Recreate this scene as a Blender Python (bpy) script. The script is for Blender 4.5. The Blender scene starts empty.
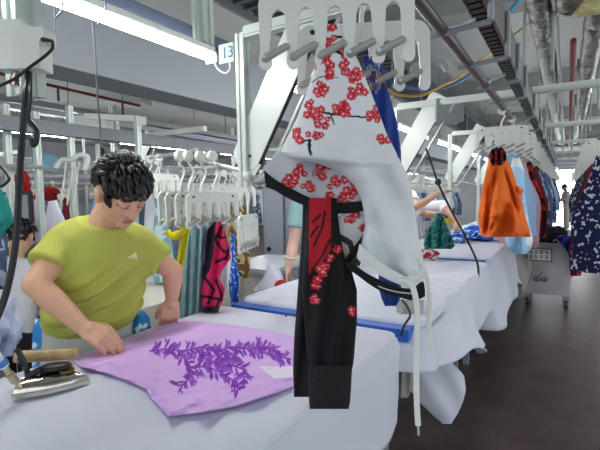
import bpy, bmesh, math, random
import numpy as np
from mathutils import Vector, Matrix, noise
random.seed(7); rng = np.random.default_rng(7)
SC = bpy.context.scene; COL = SC.collection
R = math.radians
# ------------------------------------------------------------------ camera
F, H = 440.0, 1.48
_y, _p, _r = R(31.3), R(3.94), R(1.0)
fw = np.array([-math.sin(_y)*math.cos(_p), math.cos(_y)*math.cos(_p), -math.sin(_p)])
r0 = np.array([math.cos(_y), math.sin(_y), 0.0]); u0 = np.cross(r0, fw)
rt = r0*math.cos(_r)-u0*math.sin(_r); up = u0*math.cos(_r)+r0*math.sin(_r)
CAM = np.array([0, 0, H])
cd = bpy.data.cameras.new('camera'); cam = bpy.data.objects.new('camera', cd); COL.objects.link(cam)
cd.sensor_width = 36; cd.lens = F*36/600; cd.clip_start = .02; cd.clip_end = 200
m = Matrix.Identity(4)
for i in range(3): m[i][0], m[i][1], m[i][2], m[i][3] = rt[i], up[i], -fw[i], CAM[i]
cam.matrix_world = m; SC.camera = cam
def P(u, v, d): return Vector(CAM + (fw + rt*(u-300)/F + up*(225-v)/F)*d)      # a measured direction and a distance from the camera
def onz(u, v, z):
    d = fw + rt*(u-300)/F + up*(225-v)/F; return Vector(CAM + d*((z-H)/d[2]))
def D(r_, u_, t_): return Vector(rt*r_+up*u_-fw*t_).normalized()
# ------------------------------------------------------------------ world, exposure
SC.view_settings.view_transform = 'Standard'; SC.view_settings.look = 'None'
SC.view_settings.gamma = 1; SC.view_settings.use_curve_mapping = False
SC.view_settings.exposure = 0.95
w = bpy.data.worlds.new('world'); SC.world = w; w.use_nodes = True
w.node_tree.nodes['Background'].inputs[0].default_value = (.86, .93, 1, 1)
w.node_tree.nodes['Background'].inputs[1].default_value = 0.75
TUBE_E = 26.0; WINDOW_E = 4.0
# ------------------------------------------------------------------ materials
def lin(c): return tuple(((x/255)/12.92 if x/255 <= .04045 else ((x/255+.055)/1.055)**2.4) for x in c)
MATS = {}
def mat(name, c, rough=.6, metal=0, bump=0, bscale=40, var=0, vscale=6, emit=0, spec=.5, sheen=0):
    if name in MATS: return MATS[name]
    mm = bpy.data.materials.new(name); mm.use_nodes = True; nt = mm.node_tree; b = nt.nodes['Principled BSDF']
    col = (*lin(c), 1); b.inputs['Base Color'].default_value = col
    b.inputs['Roughness'].default_value = rough; b.inputs['Metallic'].default_value = metal
    b.inputs['Specular IOR Level'].default_value = spec
    if sheen: b.inputs['Sheen Weight'].default_value = sheen
    if emit: b.inputs['Emission Color'].default_value = col; b.inputs['Emission Strength'].default_value = emit
    tc = nt.nodes.new('ShaderNodeTexCoord')
    if var:
        n = nt.nodes.new('ShaderNodeTexNoise'); n.inputs['Scale'].default_value = vscale; n.inputs['Detail'].default_value = 6
        nt.links.new(tc.outputs['Object'], n.inputs['Vector'])
        r = nt.nodes.new('ShaderNodeValToRGB'); r.color_ramp.elements[0].position = .35; r.color_ramp.elements[1].position = .65
        r.color_ramp.elements[0].color = (*[x*(1-var) for x in col[:3]], 1); r.color_ramp.elements[1].color = (*[min(1, x*(1+var)) for x in col[:3]], 1)
        nt.links.new(n.outputs['Fac'], r.inputs[0]); nt.links.new(r.outputs[0], b.inputs['Base Color'])
    if bump:
        n = nt.nodes.new('ShaderNodeTexNoise'); n.inputs['Scale'].default_value = bscale; n.inputs['Detail'].default_value = 3
        nt.links.new(tc.outputs['Object'], n.inputs['Vector'])
        bp = nt.nodes.new('ShaderNodeBump'); bp.inputs['Strength'].default_value = bump; bp.inputs['Distance'].default_value = .01
        nt.links.new(n.outputs['Fac'], bp.inputs['Height']); nt.links.new(bp.outputs[0], b.inputs['Normal'])
    MATS[name] = mm; return mm
def vcmat(name, rough=.8, bump=0, bscale=60, sheen=0, spec=.3):
    mm = mat(name, (255, 255, 255), rough, bump=bump, bscale=bscale, sheen=sheen, spec=spec)
    nt = mm.node_tree
    if not any(n.type == 'VERTEX_COLOR' for n in nt.nodes):
        a = nt.nodes.new('ShaderNodeVertexColor'); a.layer_name = 'Col'
        nt.links.new(a.outputs[0], nt.nodes['Principled BSDF'].inputs['Base Color'])
    return mm
def printmat(name, base, cols, scale=14, rough=.8):
    """cloth with blotches of several colours"""
    if name in MATS: return MATS[name]
    mm = mat(name, base, rough, bump=.3, bscale=25, spec=.2); nt = mm.node_tree; b = nt.nodes['Principled BSDF']
    tc = nt.nodes.new('ShaderNodeTexCoord'); last = None
    for i, (c, th) in enumerate(cols):
        n = nt.nodes.new('ShaderNodeTexNoise'); n.inputs['Scale'].default_value = scale*(1+.3*i); n.inputs['Detail'].default_value = 1.5
        mp = nt.nodes.new('ShaderNodeMapping'); mp.inputs['Location'].default_value = (7.3*i, 3.1*i, i)
        nt.links.new(tc.outputs['Object'], mp.inputs[0]); nt.links.new(mp.outputs[0], n.inputs['Vector'])
        g = nt.nodes.new('ShaderNodeMath'); g.operation = 'GREATER_THAN'; g.inputs[1].default_value = th
        nt.links.new(n.outputs['Fac'], g.inputs[0])
        mx = nt.nodes.new('ShaderNodeMixRGB'); mx.inputs[1].default_value = (*lin(base), 1); mx.inputs[2].default_value = (*lin(c), 1)
        nt.links.new(g.outputs[0], mx.inputs[0])
        if last: nt.links.new(last.outputs[0], mx.inputs[1])
        last = mx
    nt.links.new(last.outputs[0], b.inputs['Base Color']); return mm
WHITEP = mat('white_plastic', (226, 228, 220), .35)
GREYP = mat('grey_plastic', (165, 165, 160), .4)
ALU = mat('aluminium_profile', (208, 218, 210), .35, .1)
ALUD = mat('dull_aluminium', (150, 155, 158), .55, .1)
STEEL = mat('steel_tube', (196, 198, 196), .3, .45)
DARKRAIL = mat('dark_rail', (92, 84, 84), .4, .5)
BLACK = mat('black_plastic', (22, 22, 24), .4)
BLACKM = mat('black_track', (25, 25, 27), .35, .3)
CHROME = mat('chrome', (205, 200, 185), .14, 1.0, var=.12, vscale=30)
WHITECLOTH = mat('white_cloth', (212, 216, 228), .9, bump=.12, bscale=220, spec=.1)
TOPCLOTH = WHITECLOTH
TUBE = mat('lit_tube', (255, 255, 255), emit=TUBE_E)
PLATE = mat('white_sheet_metal', (222, 228, 220), .3, .1)
# ------------------------------------------------------------------ object helpers
class MB:
    def __init__(s): s.v = []; s.f = []
    def add(s, vs, fs):
        o = len(s.v); s.v += [Vector(x) for x in vs]; s.f += [tuple(i+o for i in q) for q in fs]; return s
    def box(s, c, sz, rot=None):
        c = Vector(c); vs = []
        for x in (-.5, .5):
            for y in (-.5, .5):
                for z in (-.5, .5):
                    q = Vector((x*sz[0], y*sz[1], z*sz[2])); vs.append(c+(rot @ q if rot else q))
        return s.add(vs, [(0,1,3,2),(4,6,7,5),(0,4,5,1),(2,3,7,6),(0,2,6,4),(1,5,7,3)])
    def tube(s, pts, r, n=10, cap=True):
        pts = [Vector(p) for p in pts]; k = len(pts); rs = r if isinstance(r, (list, tuple)) else [r]*k
        t0 = (pts[1]-pts[0]).normalized(); a = t0.orthogonal().normalized(); vs = []
        for i, p in enumerate(pts):
            t = ((pts[min(i+1, k-1)]-pts[max(i-1, 0)])).normalized(); a = (a-t*a.dot(t)).normalized(); b = t.cross(a)
            for j in range(n): an = 2*math.pi*j/n; vs.append(p+(a*math.cos(an)+b*math.sin(an))*rs[i])
        fs = [(i*n+j, i*n+(j+1) % n, (i+1)*n+(j+1) % n, (i+1)*n+j) for i in range(k-1) for j in range(n)]
        if cap: fs += [tuple(range(n))[::-1], tuple((k-1)*n+j for j in range(n))]
        return s.add(vs, fs)
    def capsule(s, a, b, ra, rb, n=14):
        a = Vector(a); b = Vector(b); t = (b-a).normalized(); pts = []; rs = []
        for i in range(5): an = math.pi/2*(i/5); pts.append(a-t*ra*math.cos(an)); rs.append(max(ra*math.sin(an), 1e-4))
        pts += [a, b]; rs += [ra, rb]
        for i in range(1, 6): an = math.pi/2*(i/5); pts.append(b+t*rb*math.sin(an)); rs.append(max(rb*math.cos(an), 1e-4))
        return s.tube(pts, rs, n)
    def ell(s, c, rad, rot=None, n=16):
        vs = []; fs = []; c = Vector(c)
        for i in range(n+1):
            th = math.pi*min(max(i/n, .004), .996)
            for j in range(n*2):
                ph = math.pi*j/n; q = Vector((rad[0]*math.sin(th)*math.cos(ph), rad[1]*math.sin(th)*math.sin(ph), rad[2]*math.cos(th)))
                vs.append(c+(rot @ q if rot else q))
        k = 2*n
        fs = [(i*k+j, (i+1)*k+j, (i+1)*k+(j+1) % k, i*k+(j+1) % k) for i in range(n) for j in range(k)]
        fs += [tuple(range(k)), tuple(n*k+j for j in range(k))[::-1]]
        return s.add(vs, fs)
    def rings(s, rings, cap=True):
        n = len(rings[0]); vs = [p for r in rings for p in r]
        fs = [(i*n+j, i*n+(j+1) % n, (i+1)*n+(j+1) % n, (i+1)*n+j) for i in range(len(rings)-1) for j in range(n)]
        if cap: fs += [tuple(range(n))[::-1], tuple((len(rings)-1)*n+j for j in range(n))]
        return s.add(vs, fs)
    def prism(s, outline, o, ax, ay, dep):
        """outline in the ax/ay plane at o, thickened along ax x ay"""
        o = Vector(o); ax = Vector(ax).normalized(); ay = Vector(ay).normalized(); nz = ax.cross(ay)*dep/2; n = len(outline)
        vs = [o+ax*x+ay*y-nz for x, y in outline]+[o+ax*x+ay*y+nz for x, y in outline]
        fs = [tuple(range(n))[::-1], tuple(range(n, 2*n))]+[(i, (i+1) % n, n+(i+1) % n, n+i) for i in range(n)]
        return s.add(vs, fs)
    def build(s, name, material, parent=None, smooth=True, bevel=0, fix=True):
        me = bpy.data.meshes.new(name); off = Vector(parent_loc(parent))
        me.from_pydata([tuple(v-off) for v in s.v], [], s.f)
        if fix:
            bm = bmesh.new(); bm.from_mesh(me); bmesh.ops.recalc_face_normals(bm, faces=bm.faces); bm.to_mesh(me); bm.free()
        me.update(); o = bpy.data.objects.new(name, me); COL.objects.link(o)
        if isinstance(material, list):
            for x in material: me.materials.append(x)
        else: me.materials.append(material)
        if smooth:
            for p in me.polygons: p.use_smooth = True
            es = o.modifiers.new('edges', 'EDGE_SPLIT'); es.split_angle = R(40)
        if bevel:
            bv = o.modifiers.new('bevel', 'BEVEL'); bv.width = bevel; bv.segments = 2; bv.limit_method = 'ANGLE'
        if parent: o.parent = parent
        return o
def parent_loc(p):
    if p is None: return (0, 0, 0)
    l = Vector(p.location)
    while p.parent: p = p.parent; l = l+Vector(p.location)
    return l
def tag(o, label, cat, group=None):
    o['label'] = label; o['category'] = cat
    if group: o['group'] = group
    return o
def thing(name, label, cat, loc=(0, 0, 0), group=None):
    o = bpy.data.objects.new(name, None); COL.objects.link(o); o.location = loc; o.empty_display_size = .05
    return tag(o, label, cat, group)
def struct(o): o['kind'] = 'structure'; return o
def kids(o): return list(o.children)
def dup(o, parent=None):
    c = o.copy(); COL.objects.link(c); c.parent = parent
    for ch in kids(o): dup(ch, c)
    return c
def setcol(me, cols):
    a = me.color_attributes.new('Col', 'FLOAT_COLOR', 'POINT'); x = np.asarray(cols, float)/255
    l = np.where(x <= .04045, x/12.92, ((x+.055)/1.055)**2.4)
    a.data.foreach_set('color', np.concatenate([l, np.ones((len(l), 1))], 1).astype(np.float32).ravel())
def smoothpts(pts, n=8):
    pts = [Vector(p) for p in pts]; out = []
    for i in range(len(pts)-1):
        a, b, c, d = pts[max(i-1, 0)], pts[i], pts[i+1], pts[min(i+2, len(pts)-1)]
        for k in range(n):
            t = k/n; out.append(.5*((2*b)+(c-a)*t+(2*a-5*b+4*c-d)*t*t+(3*b-a-3*c+d)*t**3))
    return out+[pts[-1]]
def cable(name, label, pts, r, material, cat='cable', parent=None, n=8):
    o = MB().tube(smoothpts(pts), r, n).build(name, material, parent)
    if parent is None: tag(o, label, cat)
    return o
# a limp cloth body measured row by row: (v, left, right, distance, half thickness)
def cloth(name, rows, material, parent=None, nu=40, nv=40, fold=None, paint=None, closed=True):
    rows = np.array(rows, float); vv = np.linspace(rows[0, 0], rows[-1, 0], nv)
    k = [np.interp(vv, rows[:, 0], rows[:, i]) for i in range(1, 5)]
    ker = np.array([1, 2, 1])/4
    for i in range(4): k[i] = np.convolve(np.pad(k[i], 1, 'edge'), ker, 'valid')
    M = 2*nu; vs = []; uvs = []
    for a, v in enumerate(vv):
        L, Rr, d, th = (x[a] for x in k)
        for j in range(M):
            an = math.pi-2*math.pi*j/M; c = math.cos(an); s = math.sin(an)
            u = (L+Rr)/2+(Rr-L)/2*c; dd = d-th*math.copysign(abs(s)**.8, s)
            if fold: dd += fold(u, v, s)
            vs.append(P(u, v, dd)); uvs.append((u, v, s))
    mb = MB(); fs = [(i*M+j, i*M+(j+1) % M, (i+1)*M+(j+1) % M, (i+1)*M+j) for i in range(nv-1) for j in range(M)]
    if closed: fs += [tuple(range(M))[::-1], tuple((nv-1)*M+j for j in range(M))]
    mb.add(vs, fs); o = mb.build(name, material, parent)
    if paint: setcol(o.data, paint(np.array(uvs)))
    return o
def nz(x, y, z=0): return noise.noise(Vector((x, y, z)))
# ------------------------------------------------------------------ room
FLOOR = mat('floor_paint', (84, 71, 67), .32, var=.22, vscale=5, bump=.05, bscale=60)
nt = FLOOR.node_tree; bs = nt.nodes['Principled BSDF']; old = bs.inputs['Base Color'].links[0].from_socket
tcf = nt.nodes.new('ShaderNodeTexCoord'); nf = nt.nodes.new('ShaderNodeTexNoise'); nf.inputs['Scale'].default_value = 34; nf.inputs['Detail'].default_value = 2
cr_ = nt.nodes.new('ShaderNodeValToRGB'); cr_.color_ramp.elements[0].position = .66; cr_.color_ramp.elements[1].position = .7
mxf = nt.nodes.new('ShaderNodeMixRGB'); mxf.inputs[2].default_value = (*lin((40, 34, 33)), 1)
nt.links.new(tcf.outputs['Object'], nf.inputs['Vector']); nt.links.new(nf.outputs['Fac'], cr_.inputs[0]); nt.links.new(cr_.outputs[0], mxf.inputs[0]); nt.links.new(old, mxf.inputs[1]); nt.links.new(mxf.outputs[0], bs.inputs['Base Color'])
def panel(name, c, sz, material): return struct(MB().box(c, sz).build(name, material, smooth=False))
panel('floor', (-5, 11, -.05), (22, 34, .1), FLOOR)
CEIL = mat('ceiling_paint', (188, 192, 190), .9, var=.05, vscale=1.2)
panel('ceiling', (-5, 12, 3.45), (22, 30, .1), CEIL)
WALL = mat('wall_paint', (176, 182, 188), .9, var=.08, vscale=.8)
panel('wall_left', (-15, 12, 1.7), (.1, 30, 3.4), WALL)
panel('wall_far', (-8.3, 18, 1.7), (13.4, .1, 3.4), WALL)
panel('wall_far_right', (4, 27, 1.7), (5.8, .1, 3.4), WALL)
panel('wall_far_top', (-.2, 27, 3.0), (2.6, .1, .8), WALL)
panel('window_1', (-.2, 26.98, 1.3), (2.6, .04, 2.6), mat('daylight_window', (250, 252, 255), emit=WINDOW_E))
wf = MB()
for x in (-1.45, -.62, .2, 1.05): wf.box((x, 26.93, 1.3), (.06, .05, 2.6))
for z in (.9, 2.58): wf.box((-.2, 26.93, z), (2.6, .05, .06))
struct(wf.build('trim_1', mat('window_bar', (150, 155, 160), .5), smooth=False))
BEAM = mat('beam_grey_paint', (140, 147, 152), .8)
panel('ceiling_beam', (-2.76, 7.9, 2.51), (.32, 20, .48), BEAM)
CONC = mat('concrete_soffit', (142, 143, 141), .9, var=.06, vscale=2)
for i, y in enumerate((4.6, 8.4, 12.2, 16, 20)): panel('ceiling_rib', (1.1, y, 3.28), (6.4, .3, .24), CONC)
# ------------------------------------------------------------------ ceiling services over the aisle
def line_y(x, z, y0, y1): return [(x, y0, z), (x, y1, z)]
FOIL = mat('crumpled_foil', (128, 126, 122), .3, .8, bump=1.0, bscale=45, var=.3, vscale=25)
def crumple(pts, r, seed):
    mb = MB(); pts = smoothpts(pts, 30); n = 22
    mb.tube(pts, r, n)
    for v in mb.v:
        pass
    return mb
p1 = thing('foil_wrapped_pipe', 'long foil wrapped pipe hanging over the aisle, the straight one', 'pipe', (-.2, 2, 2.78))
def foilpipe(pts, r, parent, name='foil_wrap'):
    mb = MB(); q = smoothpts(pts, 60); rs = [r*(1+.09*nz(i*.6, 3.3)) for i in range(len(q))]; mb.tube(q, rs, 20)
    for i, v in enumerate(mb.v): mb.v[i] = v+Vector((nz(v.x*30, v.y*14, v.z*30), nz(v.x*30+9, v.y*14, v.z*30), nz(v.x*30, v.y*14+5, v.z*30)))*.012
    return mb.build(name, FOIL, parent)
foilpipe([(-.2, 1.6, 2.78), (-.2, 3.2, 2.78), (-.2, 6, 2.78), (-.2, 14, 2.78)], .075, p1)
MB().tube([(-.1, 1.6, 2.74), (-.1, 14, 2.74)], .018, 8).build('conduit', STEEL, p1)
for i in range(6):
    y = 3.65+2.05*i; MB().tube([(-.29, y, 2.33), (-.29, y, 2.86), (-.11, y, 2.86), (-.11, y, 2.33)], .012, 6).build('strap', mat('strap_steel', (150, 160, 150), .5, .4), p1)
p2 = thing('foil_wrapped_pipe', 'foil wrapped pipe with a foam patched elbow over the aisle', 'pipe', (.1, 2, 2.78))
foilpipe([(-.02, 1.6, 2.78), (-.02, 2.6, 2.78), (-.02, 3.72, 2.78)], .085, p2)
foilpipe([(.16, 3.65, 2.78), (.16, 6, 2.78), (.16, 9, 2.78), (.16, 14, 2.78)], .08, p2)
mb = MB().capsule((.0, 3.72, 2.78), (.18, 3.68, 2.78), .09, .115)
for i, v in enumerate(mb.v): mb.v[i] = v+Vector((nz(*(v*16)), nz(*(v*16+Vector((5, 5, 5)))), nz(*(v*16+Vector((9, 2, 1))))))*.03
mb.build('foam_elbow', mat('yellow_foam', (196, 190, 140), .6, var=.35, vscale=14), p2)
for i in range(5):
    y = 5.7+2.05*i; MB().tube([(.07, y, 2.33), (.07, y, 2.88), (.26, y, 2.88), (.26, y, 2.33)], .012, 6).build('strap', MATS['strap_steel'], p2)
tag(MB().tube(line_y(.02, 3.0, 5.4, 20), .03, 8).build('sprinkler_pipe', mat('red_pipe', (120, 40, 40), .5)), 'red sprinkler pipe running between the two foil pipes', 'pipe')
# twin conveyor tracks with chain and pusher dogs; tubular hanger rails slung under them
CH = mat('chain_grey', (78, 80, 82), .35, .6)
def track(x, z, label, y0, y1, side):
    t = thing('conveyor_track', label, 'conveyor', (x, y0, z))
    MB().box((x+.045*side, (y0+y1)/2, z), (.012, y1-y0, .13)).build('side_plate', mat('track_plate', (112, 114, 114), .35, .4), t, smooth=False)
    MB().box((x, (y0+y1)/2, z+.055), (.09, y1-y0, .02)).build('top_plate', MATS['track_plate'], t, smooth=False)
    c = MB(); y = y0
    while y < min(y1, 12):
        c.box((x-.005*side, y, z-.005), (.05, .038, .05)); y += .055
    c.box((x, (min(y1, 12)+y1)/2, z), (.05, max(.01, y1-12), .05)); c.box((x, (y0+y1)/2, z+.03), (.07, y1-y0, .03))
    c.build('chain', BLACKM, t, smooth=False)
    y = y0+.35; k = 0
    while y < 9:
        d = MB().tube(smoothpts([(x-.02*side, y, z-.03), (x-.07*side, y, z-.05), (x-.1*side, y+.03, z-.05), (x-.1*side, y+.03, z-.1)], 4), .008, 6)
        d.build('pusher_dog', STEEL, t); y += .9; k += 1
    return t
track(-.28, 2.14, 'black chain conveyor track above the aisle rail carrying the orange garment', -.4, 20, 1)
track(.38, 2.1, 'black chain conveyor track above the right hand garment row', 2.9, 20, -1)
def hrail(x, z, label, y0, y1, tx, tz):
    t = thing('hanger_rail', label, 'rail', (x, y0, z))
    MB().tube(line_y(x, z, y0, y1), .019, 12).build('rail_tube', DARKRAIL, t)
    MB().box((x+.0, (y0+y1)/2, z+.022), (.012, y1-y0, .014)).build('rail_ridge', ALUD, t, smooth=False)
    y = max(y0, .5)+.15
    while y < 12:
        s = 1 if tx > x else -1
        q = [(x-.04*s, y, z-.012), (tx+.06*s, y, z-.0), (tx+.06*s, y, tz+.06)]
        b = MB()
        for a, c in zip(q[:-1], q[1:]): b.tube([a, c], .01, 8)
        b.build('bracket', ALUD, t); y += .45 if y < 2.6 else .8
    return t
hrail(-.37, 2.02, 'grey tubular hanger rail above the aisle, slung from the black track', .2, 18, -.28, 2.14)
hrail(.25, 1.97, 'grey tubular hanger rail along the right side of the aisle', 3.0, 18, .38, 2.1)
# ------------------------------------------------------------------ station frames: post, cross beam, number sign, chute
def font_part(txt, size, o, ax, ay, material, parent, name='lettering'):
    cu = bpy.data.curves.new(name, 'FONT'); cu.body = txt; cu.size = size; cu.extrude = .0006; cu.align_x = 'CENTER'; cu.align_y = 'CENTER'
    t = bpy.data.objects.new(name, cu); COL.objects.link(t); cu.materials.append(material)
    ax = Vector(ax).normalized(); ay = Vector(ay).normalized(); n = ax.cross(ay)
    mm = Matrix.Identity(4)
    for i in range(3): mm[i][0], mm[i][1], mm[i][2], mm[i][3] = ax[i], ay[i], n[i], o[i]-parent_loc(parent)[i]
    me = bpy.data.meshes.new_from_object(t.evaluated_get(bpy.context.evaluated_depsgraph_get())); me.transform(mm); bpy.data.objects.remove(t)
    t = bpy.data.objects.new(name, me); COL.objects.link(t); t.parent = parent; return t
ORD = ['nearest', 'second', 'third', 'fourth', 'fifth', 'sixth', 'seventh', 'eighth', 'ninth']
def post_mb(x, y, z0, z1, w=.045):
    b = MB()
    for dx in (-1, 1):
        for dy in (-1, 1): b.box((x+dx*w*.33, y+dy*w*.33, (z0+z1)/2), (w*.34, w*.34, z1-z0))
    b.box((x, y, (z0+z1)/2), (w*.72, w*.72, z1-z0)); return b
def chute(x0, y, z0, x1, z1, label, grp):
    t = thing('hanger_chute', label, 'chute', (x0, y, z0), grp)
    dx, dz = x1-x0, z1-z0; L = math.hypot(dx, dz); ax = Vector((dx/L, 0, dz/L)); ay = Vector((-dz/L, 0, dx/L)); w = .075
    ol = [(-.02, w), (-.045, w-.03), (-.05, -.02), (-.04, -w+.02), (-.015, -w), (L, -w), (L, w)]
    MB().prism(ol, (x0, y, z0), ax, ay, .006).build('slope_plate', PLATE, t, bevel=.002)
    MB().prism([(0, -w+.004), (L, -w+.004), (L, -w-.003), (0, -w-.003)], (x0, y+.012, z0), ax, ay, .02).build('black_edge', BLACK, t, smooth=False)
    MB().tube([Vector((x0, y-.008, z0))+ax*.01-ay*.02, Vector((x0, y+.004, z0))+ax*.01-ay*.02], .006, 10).build('screw', BLACK, t)
    a = Vector((x0, y+.02, z0)); off = -ay*(w+.06)
    pts = [a+ax*L+off, a+ax*(L*.5)+off, a+ax*.12+off, a+ax*.02+off*.98+ax*0, a+off*.72-ax*.075, a+Vector((-.02, 0, -.075)), a+Vector((-.13, 0, -.045)), a+Vector((-.32, 0, -.0))]
    MB().tube(smoothpts(pts, 6), .011, 10).build('rail_tube', STEEL, t)
    return t
for k in range(8):
    y = 1.6+2.05*k
    t = thing('station_frame', f'aluminium post and cross beam frame at the {ORD[k]} ironing table', 'frame', (-1.26, y, 0), 'aluminium station frames down the line')
    post_mb(-1.26, y, 0 if k else 1.52, 2.2).build('post', ALU, t, smooth=False)
    MB().box((.1, y, 2.2), (2.67, .04, .05)).box((.1, y-.012, 2.2), (2.67, .03, .03)).build('cross_beam', ALU, t, smooth=False)
    if k == 0:
        s = MB().box((-1.335, y-.02, 2.125), (.085, .006, .085)).build('number_sign', mat('sign_board', (186, 196, 192), .6), t, smooth=False)
        font_part('13', .072, (-1.325, y-.0245, 2.125), (1, 0, 0), (0, 0, 1), mat('teal_ink', (8, 110, 130), .6), s)
    chute(-1.25, y, 1.66, -.89, 2.26, f'sloping white hanger chute beside the {ORD[k]} station post', 'white sloping chutes')
xa, xb = onz(218, 0, 3.0).x, onz(318, 0, 3.0).x
lt = thing('ladder_tray', 'dark ribbed cable ladder under the ceiling behind the nearest hangers', 'tray', ((xa+xb)/2, .6, 3.0))
MB().box(((xa+xb)/2, 8.8, 3.06), (xb-xa, 17, .02)).build('tray_base', mat('dark_tray', (52, 55, 58), .7), lt, smooth=False)
for x in (xa, xb): MB().box((x, 8.8, 3.02), (.03, 17, .1)).build('side_rail', mat('tray_rail', (112, 116, 118), .5), lt, smooth=False)
rb_ = MB()
for i in range(60): rb_.box(((xa+xb)/2, .5+i*.14, 3.035), (xb-xa, .035, .025))
rb_.build('rung', mat('tray_rung', (84, 88, 90), .6), lt, smooth=False)
for y in np.arange(1.5, 17, 3):
    for x in (xa, xb): MB().tube([(x, y, 3.0), (x, y, 3.4)], .008, 6).build('drop_rod', ALUD, lt)
# hanging light battens
def batten(x, z, y0, y1, label, k_rod=1):
    t = thing('light_fitting', label, 'light', (x, (y0+y1)/2, z), 'tube lights over the lines')
    MB().box((x, (y0+y1)/2, z+.045), (.05, y1-y0, .03)).build('housing', ALU, t, smooth=False)
    b = MB(); b.prism([(-.018, .03), (-.029, .014), (-.02, -.006), (.02, -.006), (.029, .014), (.018, .03)], (x, (y0+y1)/2, z), (1, 0, 0), (0, 0, 1), y1-y0-.02)
    b.build('lit_diffuser', TUBE, t, smooth=False)
    for y in (y0+.005, y1-.005): MB().box((x, y, z+.005), (.07, .012, .05)).build('end_cap', WHITEP, t, smooth=False)
    if k_rod:
        for y in (y0+.2, y1-.2): MB().tube([(x, y, z+.05), (x, y, 3.4)], .008, 6).build('suspension_rod', ALUD, t)
    return t
for k in range(8):
    y1 = 1.8+2.05*k; batten(-1.62, 2.2, y1-1.5, y1, f'lit tube light above the {ORD[k]} ironing table', 1 if k else 0)
    if k < 8:
        batten(-5.05, 2.2, y1-.2, y1+1.5, f'lit tube light over the second line, {ORD[k]} along')
        batten(-8.6, 2.2, y1-.2, y1+1.5, f'lit tube light over the far left line, {ORD[k]} along')
        if k > 0: batten(1.7, 2.5, y1-1.5, y1+.1, f'lit tube light beyond the right hand row, {ORD[k]} along')
t = thing('light_suspension', 'grey rail holding the tube light over the man', 'rail', (-1.7, 1.0, 2.3))
MB().box((-1.72, .9, 2.33), (.09, 2.6, .06)).build('rail_bar', mat('blue_grey_paint', (96, 106, 128), .6), t, smooth=False)
b = post_mb(-1.64, 1.76, 2.27, 3.4, .08); b.build('drop_post', ALU, t, smooth=False)
post_mb(-1.62, .64, 2.0, 3.4, .07).build('drop_post', ALU, t, smooth=False)
for (u, v, d, nm) in ((54, 3, 1.5, 0), (97, 10, 1.62, 1)):
    q = P(u, v, d); MB().tube(smoothpts([q+Vector((.05, 0, .04)), q+Vector((.045, 0, -.03)), q+Vector((-.0, 0, -.05))], 4), .003, 6).build('wire_tie', mat('tie_wire', (90, 100, 140), .4), t)
cable('wire', '', [P(213, 57, 2.1), P(217, 68, 2.08), P(225, 73, 2.05), P(230, 68, 2.05), P(228, 58, 2.06), P(222, 54, 2.06)], .004, WHITEP, parent=t)
# ------------------------------------------------------------------ ironing tables and their cloths
WOOD = mat('table_steel', (150, 154, 160), .5, .3)
BLUE = mat('blue_sheet', (38, 98, 190), .45)
def table(k, x0, x1, y0, y1, zt, label):
    t = thing('ironing_table', label, 'table', ((x0+x1)/2, (y0+y1)/2, 0), 'ironing tables down the line')
    MB().box(((x0+x1)/2, (y0+y1)/2, zt-.025), (x1-x0, y1-y0, .05)).build('tabletop', BLUE, t, bevel=.008)
    for x in (x0+.1, x1-.16):
        for y in (y0+.12, y1-.2): MB().box((x, y, (zt-.05)/2), (.045, .045, zt-.05)).build('leg', WOOD, t, smooth=False)
    return t
def draped(name, x0, x1, y0, y1, z, skirt, rad=.05, amp=.02, waves=9, seed=0, material=None, flare=None, n=360, rough_top=.004):
    per = []; W = x1-x0; L = y1-y0; tot = 2*(W+L)
    for i in range(n):
        s = i/n*tot
        if s < L: p = (x1, y0+s); nn = (1, 0)
        elif s < L+W: p = (x1-(s-L), y1); nn = (0, 1)
        elif s < 2*L+W: p = (x0, y1-(s-L-W)); nn = (-1, 0)
        else: p = (x0+(s-2*L-W), y0); nn = (0, -1)
        per.append(p)
    per = np.array(per); ctr = np.array([(x0+x1)/2, (y0+y1)/2])
    inner = np.clip(per, [x0+rad, y0+rad], [x1-rad, y1-rad]); dv = per-inner
    for i in range(n):
        c = dv[i]; l = np.hypot(*c)
        if l > 0: per[i] = inner[i]+c/l*rad
    nrm = dv/np.maximum(np.hypot(dv[:, 0], dv[:, 1]), 1e-6)[:, None]
    for _ in range(6): nrm = (np.roll(nrm, 1, 0)+nrm*2+np.roll(nrm, -1, 0))/4
    vs = []; rings = 0
    for f in np.linspace(.02, .985, 26):
        for i in range(n):
            p = ctr+(per[i]-ctr)*f; vs.append((p[0], p[1], z+rough_top*nz(p[0]*7, p[1]*7, seed)+rough_top*.5*nz(p[0]*21, p[1]*21, seed)))
        rings += 1
    for dz, out in ((.002, .0), (-.004, .006), (-.013, .011), (-.026, .014)):
        for i in range(n): p = per[i]+nrm[i]*out; vs.append((p[0], p[1], z+dz))
        rings += 1
    K = 16
    for a in range(1, K+1):
        f = a/K
        for i in range(n):
            s = i/n*tot; x, y = per[i]; Ls = skirt(x, y)
            wv = amp*f*(math.sin(waves*s*2+2.3*math.sin(s*3+seed))+1.1*nz(s*3, f*1.5, seed))+amp*.5
            fl = flare(x, y)*f**1.3 if flare else 0
            q = per[i]+nrm[i]*(.015+wv*1.0+fl); vs.append((q[0], q[1], z-.03-(Ls-.03)*f))
        rings += 1
    fs = [(r*n+i, r*n+(i+1) % n, (r+1)*n+(i+1) % n, (r+1)*n+i) for r in range(rings-1) for i in range(n)]
    vs.append((*ctr, z)); fs += [(i, len(vs)-1, (i+1) % n) for i in range(n)]
    o = MB().add(vs, fs).build(name, material or WHITECLOTH, smooth=True)
    so = o.modifiers.new('thick', 'SOLIDIFY'); so.thickness = .004; so.offset = -1
    return o
def smooth01(x): x = min(max(x, 0), 1); return x*x*(3-2*x)
ZT = .93
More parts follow.
